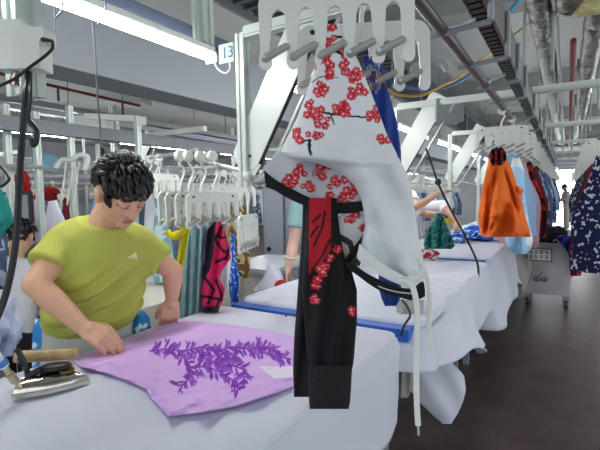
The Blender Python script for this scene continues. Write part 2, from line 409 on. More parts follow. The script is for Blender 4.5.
table(0, -1.46, -.575, -.45, 1.63, ZT-.006, 'nearest ironing table, lilac shirt and iron on its white cloth')
def sk1(x, y):
    if x > -.6: return .34+.3*smooth01((1.35-y)/.25)
    if y > 1.5: return .34+.0*x
    return .16
tag(draped('tablecloth', -1.48, -.56, -.48, 1.65, ZT, sk1, amp=.016, waves=5, seed=1, flare=lambda x, y: .05*smooth01((1.5-y)/.5) if x > -.6 else 0), 'white cloth draped over the nearest ironing table, lilac shirt lying on it', 'tablecloth', 'white table cloths')
table(1, -1.47, -.54, 1.72, 3.55, ZT-.008, 'second ironing table with a blue top peeping out at its front edge')
def sk2(x, y):
    if x > -.7: return .15+.2*smooth01((y-1.95)/.8)+.03*math.sin(y*9)
    return .035 if y < 2.5 and x > -1.4 else .2
tag(draped('tablecloth', -1.48, -.51, 1.80, 3.62, ZT+.004, sk2, rad=.08, amp=.025, waves=4, seed=5, rough_top=.012, flare=lambda x, y: (.13*smooth01((2.9-y)/.8)+.03) if x > -.7 else .0), 'rumpled white cloth over the second ironing table, its near corner flaring out', 'tablecloth', 'white table cloths')
table(2, -1.47, -.56, 3.78, 5.68, ZT-.008, 'third ironing table, blue printed cloth heaped on top')
tag(draped('tablecloth', -1.45, -.54, 3.82, 5.66, ZT+.002, lambda x, y: .5+.06*math.sin(y*7), rad=.07, amp=.04, waves=4, seed=9, flare=lambda x, y: .07), 'long white cloth over the third ironing table, hanging nearly to the floor', 'tablecloth', 'white table cloths')
for k in (3, 4, 5):
    y0 = 1.72+2.05*k-2.05+2.05-2.05
    y0 = 3.78+2.05*(k-2)
    table(k, -1.47, -.6, y0, y0+1.9, ZT-.008, f'{ORD[k]} ironing table, mostly hidden behind the grey bin')
    tag(draped('tablecloth', -1.45, -.58, y0+.03, y0+1.87, ZT+.002, lambda x, y: .3, rad=.07, amp=.02, waves=4, seed=20+k, n=160), f'white cloth over the {ORD[k]} ironing table beyond the grey bin', 'tablecloth', 'white table cloths')
# limp flaps of cloth hanging at table ends
def flap(name, rows, label, material=WHITECLOTH, f=None):
    o = cloth(name, rows, material, nu=30, nv=36, fold=f); return tag(o, label, 'cloth')
flap('hanging_cloth', [(340, 418, 424, 2.1, .004), (348, 408, 432, 2.1, .03), (360, 402, 450, 2.1, .045), (375, 403, 464, 2.09, .05), (390, 410, 466, 2.08, .05), (402, 419, 463, 2.07, .045), (415, 432, 457, 2.07, .03), (424, 443, 451, 2.07, .006)],
     'rounded white cloth bag hanging below the corner of the second table', f=lambda u, v, s: .012*math.sin((u*.8-v*.45)*.25))
flap('hanging_cloth', [(300, 396, 424, 2.02, .004), (330, 398, 424, 2.02, .03), (345, 398, 426, 2.05, .04), (370, 400, 420, 2.06, .04), (398, 399, 408, 2.07, .01)],
     'creased grey cloth hanging below the blue edge of the second table', mat('greyish_cloth', (172, 170, 164), .9, bump=.4, bscale=40), f=lambda u, v, s: .01*math.sin(u*.7))
flap('hanging_cloth', [(254, 498, 520, 5.5, .02), (262, 490, 532, 5.45, .08), (275, 494, 530, 5.42, .1), (288, 502, 526, 5.42, .08), (298, 512, 522, 5.42, .02)],
     'grey cloth bag hanging between the third table and the plastic bin', mat('dull_grey_cloth', (168, 164, 158), .9, bump=.2, bscale=12), f=lambda u, v, s: .03*math.sin((u-v*.4)*.35))
# ------------------------------------------------------------------ lilac shirt lying on the near table
SH_L = [(321, 172), (326, 156), (332, 146), (340, 124), (347, 108), (352, 92), (356, 79), (361, 74), (367, 80), (374, 108), (381, 128), (389, 146), (398, 151), (405, 158), (411, 163), (416, 168)]
SH_R = [(321, 196), (324, 226), (328, 252), (332, 278), (337, 296), (345, 303), (372, 302), (380, 297), (387, 292), (392, 280), (398, 262), (402, 250), (406, 238), (409, 222), (412, 206), (416, 171)]
def seg_d(U, V, a, b):
    a = np.array(a, float); b = np.array(b, float); d = b-a; l2 = (d**2).sum()
    t = np.clip(((U-a[0])*d[0]+(V-a[1])*d[1])/l2, 0, 1); return np.hypot(U-a[0]-t*d[0], V-a[1]-t*d[1])
def leafm(U, V, c, ln, wd, an):
    ca, sa = math.cos(an), math.sin(an); x = (U-c[0])*ca+(V-c[1])*sa; y = -(U-c[0])*sa+(V-c[1])*ca; x = x/ln
    return (x > 0) & (x < 1) & (np.abs(y) < wd*np.sin(np.pi*np.clip(x, 0, 1))**.8)
def lilac_paint(uv):
    U, V = uv[:, 0], uv[:, 1]; n = len(U); col = np.tile([216, 178, 234], (n, 1)).astype(float)
    V2 = V
    # pale facing of the neck opening
    mk = (V > 366+(U-262)*.02) & (V < 379-(U-262)*.05) & (U > 258+(V-366)*1.3) & (U < 303); col[mk] = (232, 224, 244)
    rg = np.random.default_rng(3); dark = np.array([128, 52, 176.]); mid = np.array([150, 82, 196.])
    stems = [[(150, 351), (166, 349), (184, 351), (200, 347), (214, 351), (232, 347), (252, 349), (268, 354), (290, 359)], [(178, 352), (188, 362), (193, 374), (184, 384), (178, 386)],
             [(193, 368), (206, 366), (220, 372), (232, 380), (240, 390)], [(214, 352), (222, 360), (234, 366), (246, 370), (243, 382)], [(252, 349), (258, 346), (268, 347), (280, 352)], [(196, 350), (204, 358), (214, 362), (226, 362), (236, 356)]]
    for st in stems:
        for a, b in zip(st[:-1], st[1:]):
            col[seg_d(U, V, a, b) < .9] = dark
            L = math.hypot(b[0]-a[0], b[1]-a[1]); an0 = math.atan2(b[1]-a[1], b[0]-a[0])
            for t in np.arange(.1, 1, 4.2/L):
                c = (a[0]+(b[0]-a[0])*t, a[1]+(b[1]-a[1])*t)
                for sd in (-1, 1):
                    if rg.random() < .85:
                        an = an0+sd*(.5+.7*rg.random()); ln = 6+7*rg.random(); wd = 1.1+.9*rg.random()
                        col[leafm(U, V, c, ln, wd, an)] = dark if rg.random() < .7 else mid
                        if rg.random() < .5: col[leafm(U, V, (c[0]+math.cos(an)*ln*.5, c[1]+math.sin(an)*ln*.5), ln*.55, wd*.8, an+sd*.8)] = mid
    return col
def lilac():
    l = np.array(SH_L); r = np.array(SH_R); NV, NU = 200, 380
    vv = np.linspace(321, 416, NV); lu = np.interp(vv, l[:, 0], l[:, 1]); ru = np.interp(vv, r[:, 0], r[:, 1])
    vs = []; uv = []
    for lay in (0, 1):
        for a in range(NV):
            for j in range(NU):
                u = lu[a]+(ru[a]-lu[a])*j/(NU-1); v = vv[a]
                e = min(u-lu[a], ru[a]-u, (v-321)*1.6, (416-v)*1.2); ed = math.sqrt(min(1, max(0, e)/5.0))
                wr = .008*nz(u*.05+v*.12, v*.11-u*.02, 2)+.003*nz(u*.09, v*.2, 7)
                if e < 26: wr += .005*math.sin((u*.6+v*.8)*.35)*smooth01(1-e/26)
                # the two creases along the near hem
                wr += .012*math.exp(-((u-205)**2)/40)*smooth01((v-385)/20)+.012*math.exp(-((u-170)**2)/60)*smooth01((v-380)/25)
                z = ZT+.0075+(.010+wr)*ed if lay == 0 else ZT+.0055
                p = onz(u, v, z); vs.append(p); uv.append((u, v))
    fs = []
    for a in range(NV-1):
        for j in range(NU-1):
            q = (a*NU+j, a*NU+j+1, (a+1)*NU+j+1, (a+1)*NU+j); fs.append(q)
            if j % 8 == 0 or True: fs.append(tuple(x+NV*NU for x in q[::-1]))
    o = NV*NU; bd = [a*NU for a in range(NV)]; br = [a*NU+NU-1 for a in range(NV)]
    for x in (bd, br, list(range(NU)), list(range((NV-1)*NU, NV*NU))):
        for a, b in zip(x[:-1], x[1:]): fs.append((a, b, b+o, a+o))
    ob = MB().add(vs, fs).build('printed_shirt', vcmat('lilac_jersey', .85, bump=.08, bscale=150)); setcol(ob.data, lilac_paint(np.array(uv)))
    return tag(ob, 'lilac shirt with a violet leaf print lying flat on the near table', 'shirt')
lilac()
# ------------------------------------------------------------------ steam iron
def iron():
    h = onz(20, 393, ZT); tip = onz(90, 385, ZT); L = (tip-h).length; ax = (tip-h).normalized(); ay = Vector((-ax.y, ax.x, 0)); zz = Vector((0, 0, 1)); o = h+zz*.008
    t = thing('steam_iron', 'heavy chrome steam iron with a wooden handle, black knob and steam hose', 'iron', h+zz*.005)
    W = L*.33
    def outline(s, k=1):
        pts = []
        for i in range(11): a = i/10; pts.append((L*a**1.0, -W*s*(1-a**2.1)**.85))
        q = [(x, -y) for x, y in pts[::-1]][1:]
        return pts[:-1]+[(L*k, 0)]+q[:-1]+[(0, W*s)] if False else pts+q
    def loft(levels):
        rs = []
        for s, z, sh in levels: rs.append([o+ax*(x*(1-.0)*(s if x > L*.3 else 1)+sh)+ay*y+zz*z for x, y in outline(s)])
        return MB().rings(rs)
    loft([(1, 0, 0), (1.0, .012, 0)]).build('sole_plate', CHROME, t)
    loft([(.97, .0125, .002), (.95, .022, .004), (.78, .036, .008), (.5, .043, .02), (.42, .044, .03)]).build('body', CHROME, t)
    b = MB().ell(o+ax*L*.52+zz*.058, (L*.24, W*.42, .012), Matrix((ax, ay, zz)).transposed())
    b.tube([o+ax*L*.35+zz*.04, o+ax*L*.35+zz*.056], .01); b.tube([o+ax*L*.6+zz*.04, o+ax*L*.6+zz*.056], .01)
    b.build('black_guard', BLACK, t)
    MB().tube([o+ax*L*.68+ay*.0+zz*.04, o+ax*L*.68+zz*.047], .02, 16).build('brown_plate', mat('brown_resin', (120, 80, 40), .3), t)
    MB().tube(smoothpts([o+ax*L*.12+zz*.04, o+ax*L*.10+zz*.07, o+ax*L*.02+zz*.11, o-ax*L*.02+zz*.118], 6), .0075, 10).tube([o+ax*L*.16-ay*.02+zz*.045, o+ax*L*.34-ay*.02+zz*.062], .009).build('bracket', BLACK, t)
    a = P(14.5, 357.5, 1.5); c = P(78, 353.5, 1.5)
    k = (onz(20, 393, ZT)-Vector(CAM)).dot(Vector(fw)); a = P(14, 357, k+.03); c = P(78, 353.5, k+.1)
    d = (c-a).normalized(); rr = .0175
    pts = [a, a+d*.003, a+d*.02, a+(c-a)*.5, c-d*.02, c-d*.004, c]
    MB().tube(pts, [rr*.82, rr*.95, rr, rr*1.02, rr*.98, rr*.9, rr*.7], 20).build('handle', mat('worn_wood', (178, 150, 104), .4, var=.18, vscale=40, bump=.1), t)
    MB().tube([a+d*.012, o+ax*.01+zz*.075], .008, 8).build('handle_strut', BLACK, t)
    s0 = P(20, 388, k-.05); s1 = P(4, 366, k-.09); s2 = P(-8, 352, k-.12)
    MB().tube([s0, s0+(s1-s0)*.3, s0+(s1-s0)*.31, s0+(s1-s0)*.65, s0+(s1-s0)*.66, s1], [.007, .007, .011, .011, .008, .008], 8).build('steam_inlet', mat('brass_worn', (190, 180, 150), .25, .9), t)
    MB().tube(smoothpts([s1, s2, P(-30, 330, k-.15)], 6), .013, 12).build('hose_collar', mat('pale_hose', (205, 215, 225), .5), t)
    MB().tube([s1+(s2-s1)*.1, s1+(s2-s1)*.45], .015, 12).build('blue_clamp', mat('blue_clamp', (60, 120, 190), .4), t)
    return t
iron()
# ------------------------------------------------------------------ comb hangers
def comb_outline():
    p = .0585; W = 2.5*p; ol = []; zt, za, zb = -.115, -.17, -.276
    n = 6; hw = .0115
    for i in range(7):                                     # rounded top, left to right
        a = math.pi-math.pi/2*i/6; ol.append((-W-.012+.035+.035*math.cos(a), zt-.035+.035*math.sin(a)))
    for i in range(7):
        a = math.pi/2-math.pi/2*i/6; ol.append((W+.012-.035+.035*math.cos(a), zt-.035+.035*math.sin(a)))
    for k in range(5, -1, -1):
        c = -W+k*p
        for i in range(7):
            a = -math.pi*i/6; ol.append((c+hw*1.15*math.cos(a), zb+hw+hw*1.15*math.sin(a)))
        ol.append((c-hw*.8, zb+.04)); ol.append((c-hw*1.2, za-.02)) if k else None
        if k:
            l = c-p; r = p/2-hw*1.25
            for i in range(9):
                a = math.pi*i/8; ol.append((c-p/2+r*math.cos(a), za+.016*math.sin(a)-.004))
            ol.append((l+hw*1.2, za-.02)); ol.append((l+hw*.8, zb+.04))
    return ol
def make_hanger(detail=True, drop=0):
    t = thing('comb_hanger', '', 'hanger', (0, 0, 0), 'white comb hangers on the aisle rails')
    MB().prism(comb_outline(), (0, 0, -drop), (1, 0, 0), (0, 0, 1), .011).build('comb', WHITEP, t, bevel=.003 if detail else 0)
    hk = MB().tube(smoothpts([(0, 0, -.15-drop), (0, 0, -.09-drop), (.018+drop*.25, 0, -.05-drop*.5), (0, 0, -.03-drop*.15), (0, 0, -.012)], 6), .006, 8)
    hk.build('hook', WHITEP, t)
    MB().tube([(0, -.012, -.012), (0, .012, -.012)], .026, 18).build('wheel', WHITEP, t)
    p = .0585
    for x in (-.118, .118): MB().tube([(x, -.007, -.132-drop), (x, .007, -.132-drop)], .006, 10).build('rivet', BLACK, t)
    for k in range(6):
        if not detail or k == 5: break
        c = -2.5*p+k*p; s = -1 if k == 5 else 1
        a = Vector((c+.002, -.008, -.256-drop)); b = Vector((c+.046, -.011, -.236-drop))
        lv = MB().capsule(a, b, .0085, .0075, 10); MB.build(lv, 'lever', GREYP, t)
        MB().tube([(c, -.02, -.256-drop), (c, .006, -.256-drop)], .004, 8).build('pin', STEEL, t) if k in (0, 3, 4) else None
    return t
hang0 = make_hanger(True); hang1 = make_hanger(False); hang2 = make_hanger(True, .07)
used = {}
def hanger(loc, rz, label, near=False, group=None):
    base = hang2 if near == 2 else hang0 if near else hang1
    if not used.get(near): o = base; used[near] = 1
    else: o = dup(base)
    o.location = loc; o.rotation_euler = (0, 0, rz); o['label'] = label
    if group: o['group'] = group
    return o
# the nearest hangers
pc = P(335, 30, .9); hanger((pc.x, pc.y, 2.02), R(24), 'big white comb hanger nearest the camera, blossom hoodie clipped in it', True)
pc = P(362, 30, 1.05); hanger((pc.x, pc.y, 2.0), R(26), 'white comb hanger just behind the nearest one, carrying the blue garment', True)
# ------------------------------------------------------------------ blossom print hooded top (nearest garment)
CL = [(322, 38, 9), (331, 42, 7), (312, 66, 7), (327, 62, 9), (345, 57, 10), (350, 75, 9), (357, 92, 9), (322, 90, 8), (312, 112, 12), (318, 127, 14), (336, 105, 9), (346, 112, 7), (374, 113, 10), (384, 136, 7), (302, 136, 8), (330, 26, 5), (365, 70, 6), (297, 174, 10), (322, 172, 9), (340, 187, 16), (352, 196, 9), (307, 186, 6), (292, 182, 9), (329, 74, 5)]
def blossom(U, V, S, seed, clusters, col, lo=8):
    rg = np.random.default_rng(seed)
    for cu, cv, cr in clusters:
        for _ in range(int(2+cr*.6)):
            a = rg.random()*6.28; q = cr*math.sqrt(rg.random())*.9; u = cu+q*math.cos(a); v = cv+q*math.sin(a); pr = 2.1+rg.random()*1.3
            mk0 = np.hypot(U-u, V-v) < pr*2.2
            for k in range(5):
                b = a+k*1.257; m_ = mk0 & (np.hypot(U-u-pr*.85*math.cos(b), V-v-pr*.85*math.sin(b)) < pr*.62)
                col[m_] = (198, 22, 40) if (k+_) % 4 else (214, 60, 76); mi = mk0 & (np.hypot(U-u-pr*.85*math.cos(b), V-v-pr*.85*math.sin(b)) < pr*.15); col[mi] = (236, 170, 176)
            col[mk0 & (np.hypot(U-u, V-v) < pr*.34)] = (245, 215, 215)
    return col
def branch(U, V, col, pts, w, c=(30, 30, 34)):
    for i, (a, b) in enumerate(zip(pts[:-1], pts[1:])):
        col[seg_d(U, V, a, b) < w*(1-.12*i)] = c
def hood_paint(uv):
    U, V, S = uv[:, 0], uv[:, 1], uv[:, 2]; col = np.tile([226., 230., 232.], (len(U), 1))
    branch(U, V, col, [(324, 50), (333, 49), (338, 52), (342, 54)], 1.9); branch(U, V, col, [(333, 37), (341, 37)], 1.3)
    branch(U, V, col, [(312, 82), (320, 77), (330, 76), (338, 78)], .6, (90, 90, 95)); branch(U, V, col, [(314, 111), (332, 114), (350, 116), (372, 118)], 1.2); branch(U, V, col, [(330, 113), (334, 124)], .8)
    branch(U, V, col, [(310, 140), (309, 148), (311, 155)], 1.5); branch(U, V, col, [(298, 142), (309, 140)], .9); branch(U, V, col, [(300, 128), (296, 138)], .8)
    return blossom(U, V, S, 2, [c for c in CL if c[1] < 165], col)
def lining_paint(uv):
    U, V, S = uv[:, 0], uv[:, 1], uv[:, 2]; col = np.tile([206., 210., 214.], (len(U), 1)); branch(U, V, col, [(315, 168), (313, 176)], .7, (170, 40, 50))
    return blossom(U, V, S, 5, [c for c in CL if c[1] > 165], col)
JER = vcmat('printed_jersey', .85, bump=.06, bscale=180)
hd = thing('hooded_top', 'white hooded top with red plum blossom print and black trim, nearest garment', 'garment', P(340, 60, .93), 'garments on the aisle rail')
def hfold(u, v, s):
    k = smooth01((v-60)/120); q = smooth01((u-340)/40)*smooth01((v-140)/40)
    return k*(.014*math.sin((u-330)*.075+(v-150)*.035)+.014*nz(u*.03, v*.018, 4))+q*(.014*math.sin((u-.55*v)*.16)+.012*nz(u*.06, v*.05, 9))
body_rows = [(24, 326, 338, .93, .012), (32, 324, 343, .93, .02), (45, 321, 350, .93, .03), (62, 317, 359, .93, .04), (82, 310, 367, .93, .05), (100, 304, 374, .93, .06), (118, 297, 381, .93, .068), (132, 290, 386, .93, .074), (144, 284, 392, .93, .08),
             (152, 281, 396, .93, .08), (157, 287, 398, .93, .08), (160, 300, 400, .93, .08), (163, 316, 401, .93, .075), (168, 330, 404, .94, .07), (175, 343, 407, .94, .06), (185, 354, 411, .95, .055), (198, 361, 413, .95, .055), (212, 364, 415, .95, .055), (226, 365, 417, .95, .055),
             (240, 362, 419, .95, .055), (252, 360, 422, .95, .055), (262, 364, 424, .95, .05), (270, 378, 425, .95, .045), (277, 394, 424, .95, .035), (281, 402, 420, .95, .02)]
cloth('hood_shell', body_rows, JER, hd, nu=150, nv=300, fold=hfold, paint=hood_paint)
lin_rows = [(128, 300, 372, .985, .01), (140, 288, 380, 1.0, .015), (152, 276, 386, 1.01, .02), (160, 270, 380, 1.015, .02), (168, 265, 372, 1.015, .02), (176, 266, 369, 1.015, .018), (184, 272, 368, 1.015, .016), (192, 284, 368, 1.015, .014), (200, 305, 368, 1.015, .012), (204, 325, 368, 1.015, .01)]
cloth('hood_lining', lin_rows, JER, hd, nu=110, nv=150, fold=lambda u, v, s: .0+.03*((u-317)/50)**2*(-.6)+.008*math.sin(u*.12), paint=lining_paint)
# lip of the hood folding outward on the left
tp = [(264, 170), (272, 177), (282, 183.5), (294, 190), (308, 197), (322, 201), (336, 202.5), (352, 202), (367, 200)]
bt = [(266, 187), (274, 190), (284, 196), (296, 202), (309, 207), (322, 211), (336, 213.5), (352, 213), (368, 210)]
def bandz(u): return .985-.02*((u-317)/50)**2
rs = []
for (a, b) in zip(smoothpts([(x, y, 0) for x, y in tp], 6), smoothpts([(x, y, 0) for x, y in bt], 6)):
    d0 = bandz(a.x); q0 = P(a.x, a.y, d0); q1 = P(b.x, b.y, d0-.004); mid = (q0+q1)/2; n_ = Vector(fw)*.007
    rs.append([q0-n_*.4, q0+n_, q1+n_, q1-n_*.4, mid-n_*1.6])
MB().rings(rs).build('black_band', mat('black_rib', (20, 20, 23), .85, bump=.5, bscale=200), hd)
# drawstring channel and trim at the lower hem
def strip(name, A, B, d, material, th=.008, parent=hd, n=8):
    rs = []
    for a, b in zip(smoothpts([(x, y, 0) for x, y in A], n), smoothpts([(x, y, 0) for x, y in B], n)):
        q0 = P(a.x, a.y, d); q1 = P(b.x, b.y, d); n_ = Vector(fw)*th
        rs.append([q0+n_, q1+n_, q1-n_*.6, (q0+q1)/2-n_, q0-n_*.6])
    return MB().rings(rs).build(name, material, parent)
strip('drawstring_channel', [(360, 244), (370, 254), (383, 264), (397, 272), (408, 276), (424, 266)], [(357, 258), (367, 268), (381, 276), (396, 283), (410, 287), (426, 275)], .893, mat('white_rib', (228, 230, 228), .9, bump=.35, bscale=110), .01)
strip('black_trim', [(345, 262), (356, 266), (368, 274), (382, 281), (398, 287), (412, 289), (423, 282)], [(346, 268), (357, 275), (369, 284), (383, 292), (399, 297), (413, 300), (424, 296)], .925, MATS['black_rib'], .012)
strip('white_piping', [(378, 285.5), (386, 288.5), (398, 291.5), (412, 293)], [(378, 286.5), (386, 289.7), (398, 292.7), (412, 294.2)], .911, mat('piping_white', (210, 210, 210), .8), .002)
STR = mat('white_cord', (236, 238, 232), .8, bump=.3, bscale=300)
c1 = MB().tube(smoothpts([P(398, 281, .885), P(407, 281, .875), P(413, 288, .87), (P(416.5, 305, .87)), P(417, 330, .88), P(416.5, 360, .88), P(416.5, 395, .88), P(418, 425, .88)], 8), .0058, 10).build('drawstring', STR, hd)
MB().tube([P(418, 423, .88), P(418.6, 435, .88)], .0026, 8).build('metal_tip', STEEL, c1)
c2 = MB().tube(smoothpts([P(419, 258, .9), P(425, 270, .89), P(428.5, 287, .9), P(430, 305, .91), P(429, 330, .92), P(431, 347, .92)], 8), .005, 10).build('drawstring', STR, hd)
# sleeves, patch and trims
SLV = vcmat('sleeve_jersey', .8, bump=.1, bscale=160)
def sleeve_paint(uv):
    U, V, S = uv[:, 0], uv[:, 1], uv[:, 2]; col = np.tile([21., 21., 24.], (len(U), 1))
    k = np.interp(V, [200, 250, 262, 275], [331, 331, 322, 308]); rm = (U > 309+0*U) & (U < k) & (V < 275); col[rm] = (178, 26, 38)
    for a in ([(325, 212), (322, 228), (314, 246)], [(318, 226), (311, 236)], [(330, 240), (322, 256), (312, 270)], [(320, 215), (313, 222)]): branch(U, V, col, a, 1.3, (40, 18, 22))
    return blossom(U, V, S, 11, [(321, 271, 5), (316, 283, 5), (325, 268, 4), (315, 298, 3), (330, 259, 3), (335, 248, 4), (352, 312, 3), (346, 225, 3)], col)
sf = lambda u, v, s: .007*math.sin((u+v*.12)*.33)*smooth01((v-220)/60)+.006*math.sin(v*.09)
cloth('rear_sleeve', [(200, 303, 322, 1.0, .02), (230, 302, 325, 1.0, .03), (260, 300, 325, 1.0, .035), (300, 297, 322, 1.0, .035), (340, 294, 318, 1.0, .035), (370, 293, 318, 1.0, .032), (397, 294, 318, 1.0, .02)], SLV, hd, 30, 60, sf, sleeve_paint)
sl = cloth('black_sleeve', [(198, 308, 337, .97, .02), (215, 306, 338, .965, .03), (240, 305, 341, .96, .035), (258, 304, 345, .955, .038), (272, 303, 352, .955, .038), (290, 302, 357, .95, .04), (320, 304, 357, .95, .04), (345, 306, 355, .95, .038), (358, 308, 354, .95, .034), (366, 309, 353, .95, .028)], SLV, hd, 60, 170, sf, sleeve_paint)
cloth('cuff', [(365, 308, 353, .95, .027), (370, 308, 352, .95, .03), (390, 308.5, 351, .95, .03), (404, 309, 350, .95, .028), (409, 310, 348.5, .95, .02)], MATS['black_rib'], hd, 24, 16)
def patch_paint(uv):
    U, V, S = uv[:, 0], uv[:, 1], uv[:, 2]; col = np.tile([222., 222., 222.], (len(U), 1)); branch(U, V, col, [(338, 236), (350, 243), (356, 262)], 3.2, (60, 60, 64))
    return blossom(U, V, S, 14, [(350, 222, 5), (364, 228, 3), (354, 216, 3)], col)
cloth('printed_panel', [(211, 346, 358, .985, .006), (218, 338, 366, .985, .008), (228, 336, 369, .985, .008), (240, 337, 365, .985, .008), (252, 340, 357, .985, .008), (262, 341, 348, .985, .006)], SLV, hd, 40, 50, None, patch_paint)
strip('diagonal_trim', [(366, 205), (367, 226), (358, 242), (346, 258), (338, 271)], [(372, 207), (371, 230), (361, 247), (349, 263), (342, 276)], .955, MATS['black_rib'], .006)
cloth('grey_mesh_panel', [(238, 355, 364, .99, .01), (250, 346, 366, .99, .014), (258, 343, 362, .99, .012), (266, 346, 360, .99, .006)], mat('grey_mesh', (118, 120, 120), .8, bump=.4, bscale=250), hd, 20, 24)
# blue garment behind it
def blue_paint(uv):
    U, V, S = uv[:, 0], uv[:, 1], uv[:, 2]; col = np.tile([30., 62., 140.], (len(U), 1))
    mk = (V < 92); rg = np.random.default_rng(8)
    for _ in range(60):
        a = rg.random()*3.1; c = (362+22*rg.random(), 62+28*rg.random()); col[leafm(U, V, c, 4+3*rg.random(), .9, a)] = [(170, 176, 120), (150, 36, 54), (120, 150, 170)][_ % 3]
    return col
bg = cloth('blue_garment', [(56, 364, 376, 1.06, .012), (66, 363, 382, 1.06, .02), (90, 362, 388, 1.07, .03), (115, 360, 395, 1.07, .035), (122, 360, 397, 1.07, .035), (150, 360, 401, 1.08, .03), (200, 366, 402, 1.09, .03), (260, 378, 402, 1.09, .03), (290, 379, 401, 1.08, .03), (300, 382, 400, 1.08, .026), (306, 385, 396, 1.08, .012)], vcmat('blue_knit', .8, bump=.15, bscale=100), None, 50, 130, lambda u, v, s: .006*math.sin(u*.5), blue_paint)
tag(bg, 'royal blue garment hanging close behind the blossom print hooded top', 'garment', 'garments on the aisle rail')
# ------------------------------------------------------------------ people
def remesh(mb, name, vox, smooth_it=3):
    o = mb.build(name, WHITEP, None, smooth=False, fix=True)
    md = o.modifiers.new('r', 'REMESH'); md.mode = 'VOXEL'; md.voxel_size = vox
    if smooth_it: sm = o.modifiers.new('s', 'SMOOTH'); sm.iterations = smooth_it; sm.factor = .5
    dg = bpy.context.evaluated_depsgraph_get(); me = bpy.data.meshes.new_from_object(o.evaluated_get(dg))
    bpy.data.objects.remove(o); me.materials.clear()
    for p in me.polygons: p.use_smooth = True
    return me
def place(me, name, material, parent, local=False):
    off = Vector(parent_loc(parent)); me.transform(Matrix.Translation(-off)); me.name = name
    o = bpy.data.objects.new(name, me); COL.objects.link(o); me.materials.append(material); o.parent = parent; return o
def ring_loft(mb, secs, n=28):
    """secs: (centre, half width vector, half depth vector)"""
    rs = []
    for c, a, b in secs: rs.append([c+a*math.copysign(abs(math.cos(2*math.pi*j/n))**.85, math.cos(2*math.pi*j/n))+b*math.copysign(abs(math.sin(2*math.pi*j/n))**.85, math.sin(2*math.pi*j/n)) for j in range(n)])
    return mb.rings(rs)
def hand(mb, w, d, pn, curl, sd, k=1.0):
    """wrist, pointing direction, palm normal (palm side), curl, thumb side sign"""
    d = d.normalized(); pn = (pn-d*pn.dot(d)).normalized(); s = d.cross(pn).normalized()*sd      # s points to the thumb side
    mb.capsule(w-d*.02, w+d*.02, .026*k, .026*k); lens = (.042, .047, .043, .034); pl = .085*k
    for i in range(4):
        off = (1.5-i)*.0205*k; kn = w+d*(pl-.006*abs(i-1.2))+s*off
        mb.capsule(w+d*.015+s*off*.6, kn, .0145*k, .0112*k, 10)
        p = kn; dr = d.copy(); c = curl*(1+.08*i); rr = .0095*k
        for j, f in enumerate((1.0, .68, .5)):
            an = c*(.75 if j == 0 else 1.0); dr = (dr*math.cos(an)+pn*math.sin(an)).normalized(); pn2 = (pn*math.cos(0)); q = p+dr*lens[i]*f*k
            mb.capsule(p, q, rr, rr*.92, 10); p = q; rr *= .92
    b = w+d*.025+s*.02; dr = (d*.65+s*.6+pn*.35).normalized(); q = b+dr*.042*k; mb.capsule(b, q, .016*k, .0118*k, 10)
    dr = (d*.8+s*.1+pn*.55).normalized(); q2 = q+dr*.03*k; mb.capsule(q, q2, .0112*k, .0102*k, 10); mb.capsule(q2, q2+(d*.7+pn*.6).normalized()*.022*k, .0102*k, .0085*k, 10)
SKIN = vcmat('skin', .5, bump=.03, bscale=120, spec=.4)
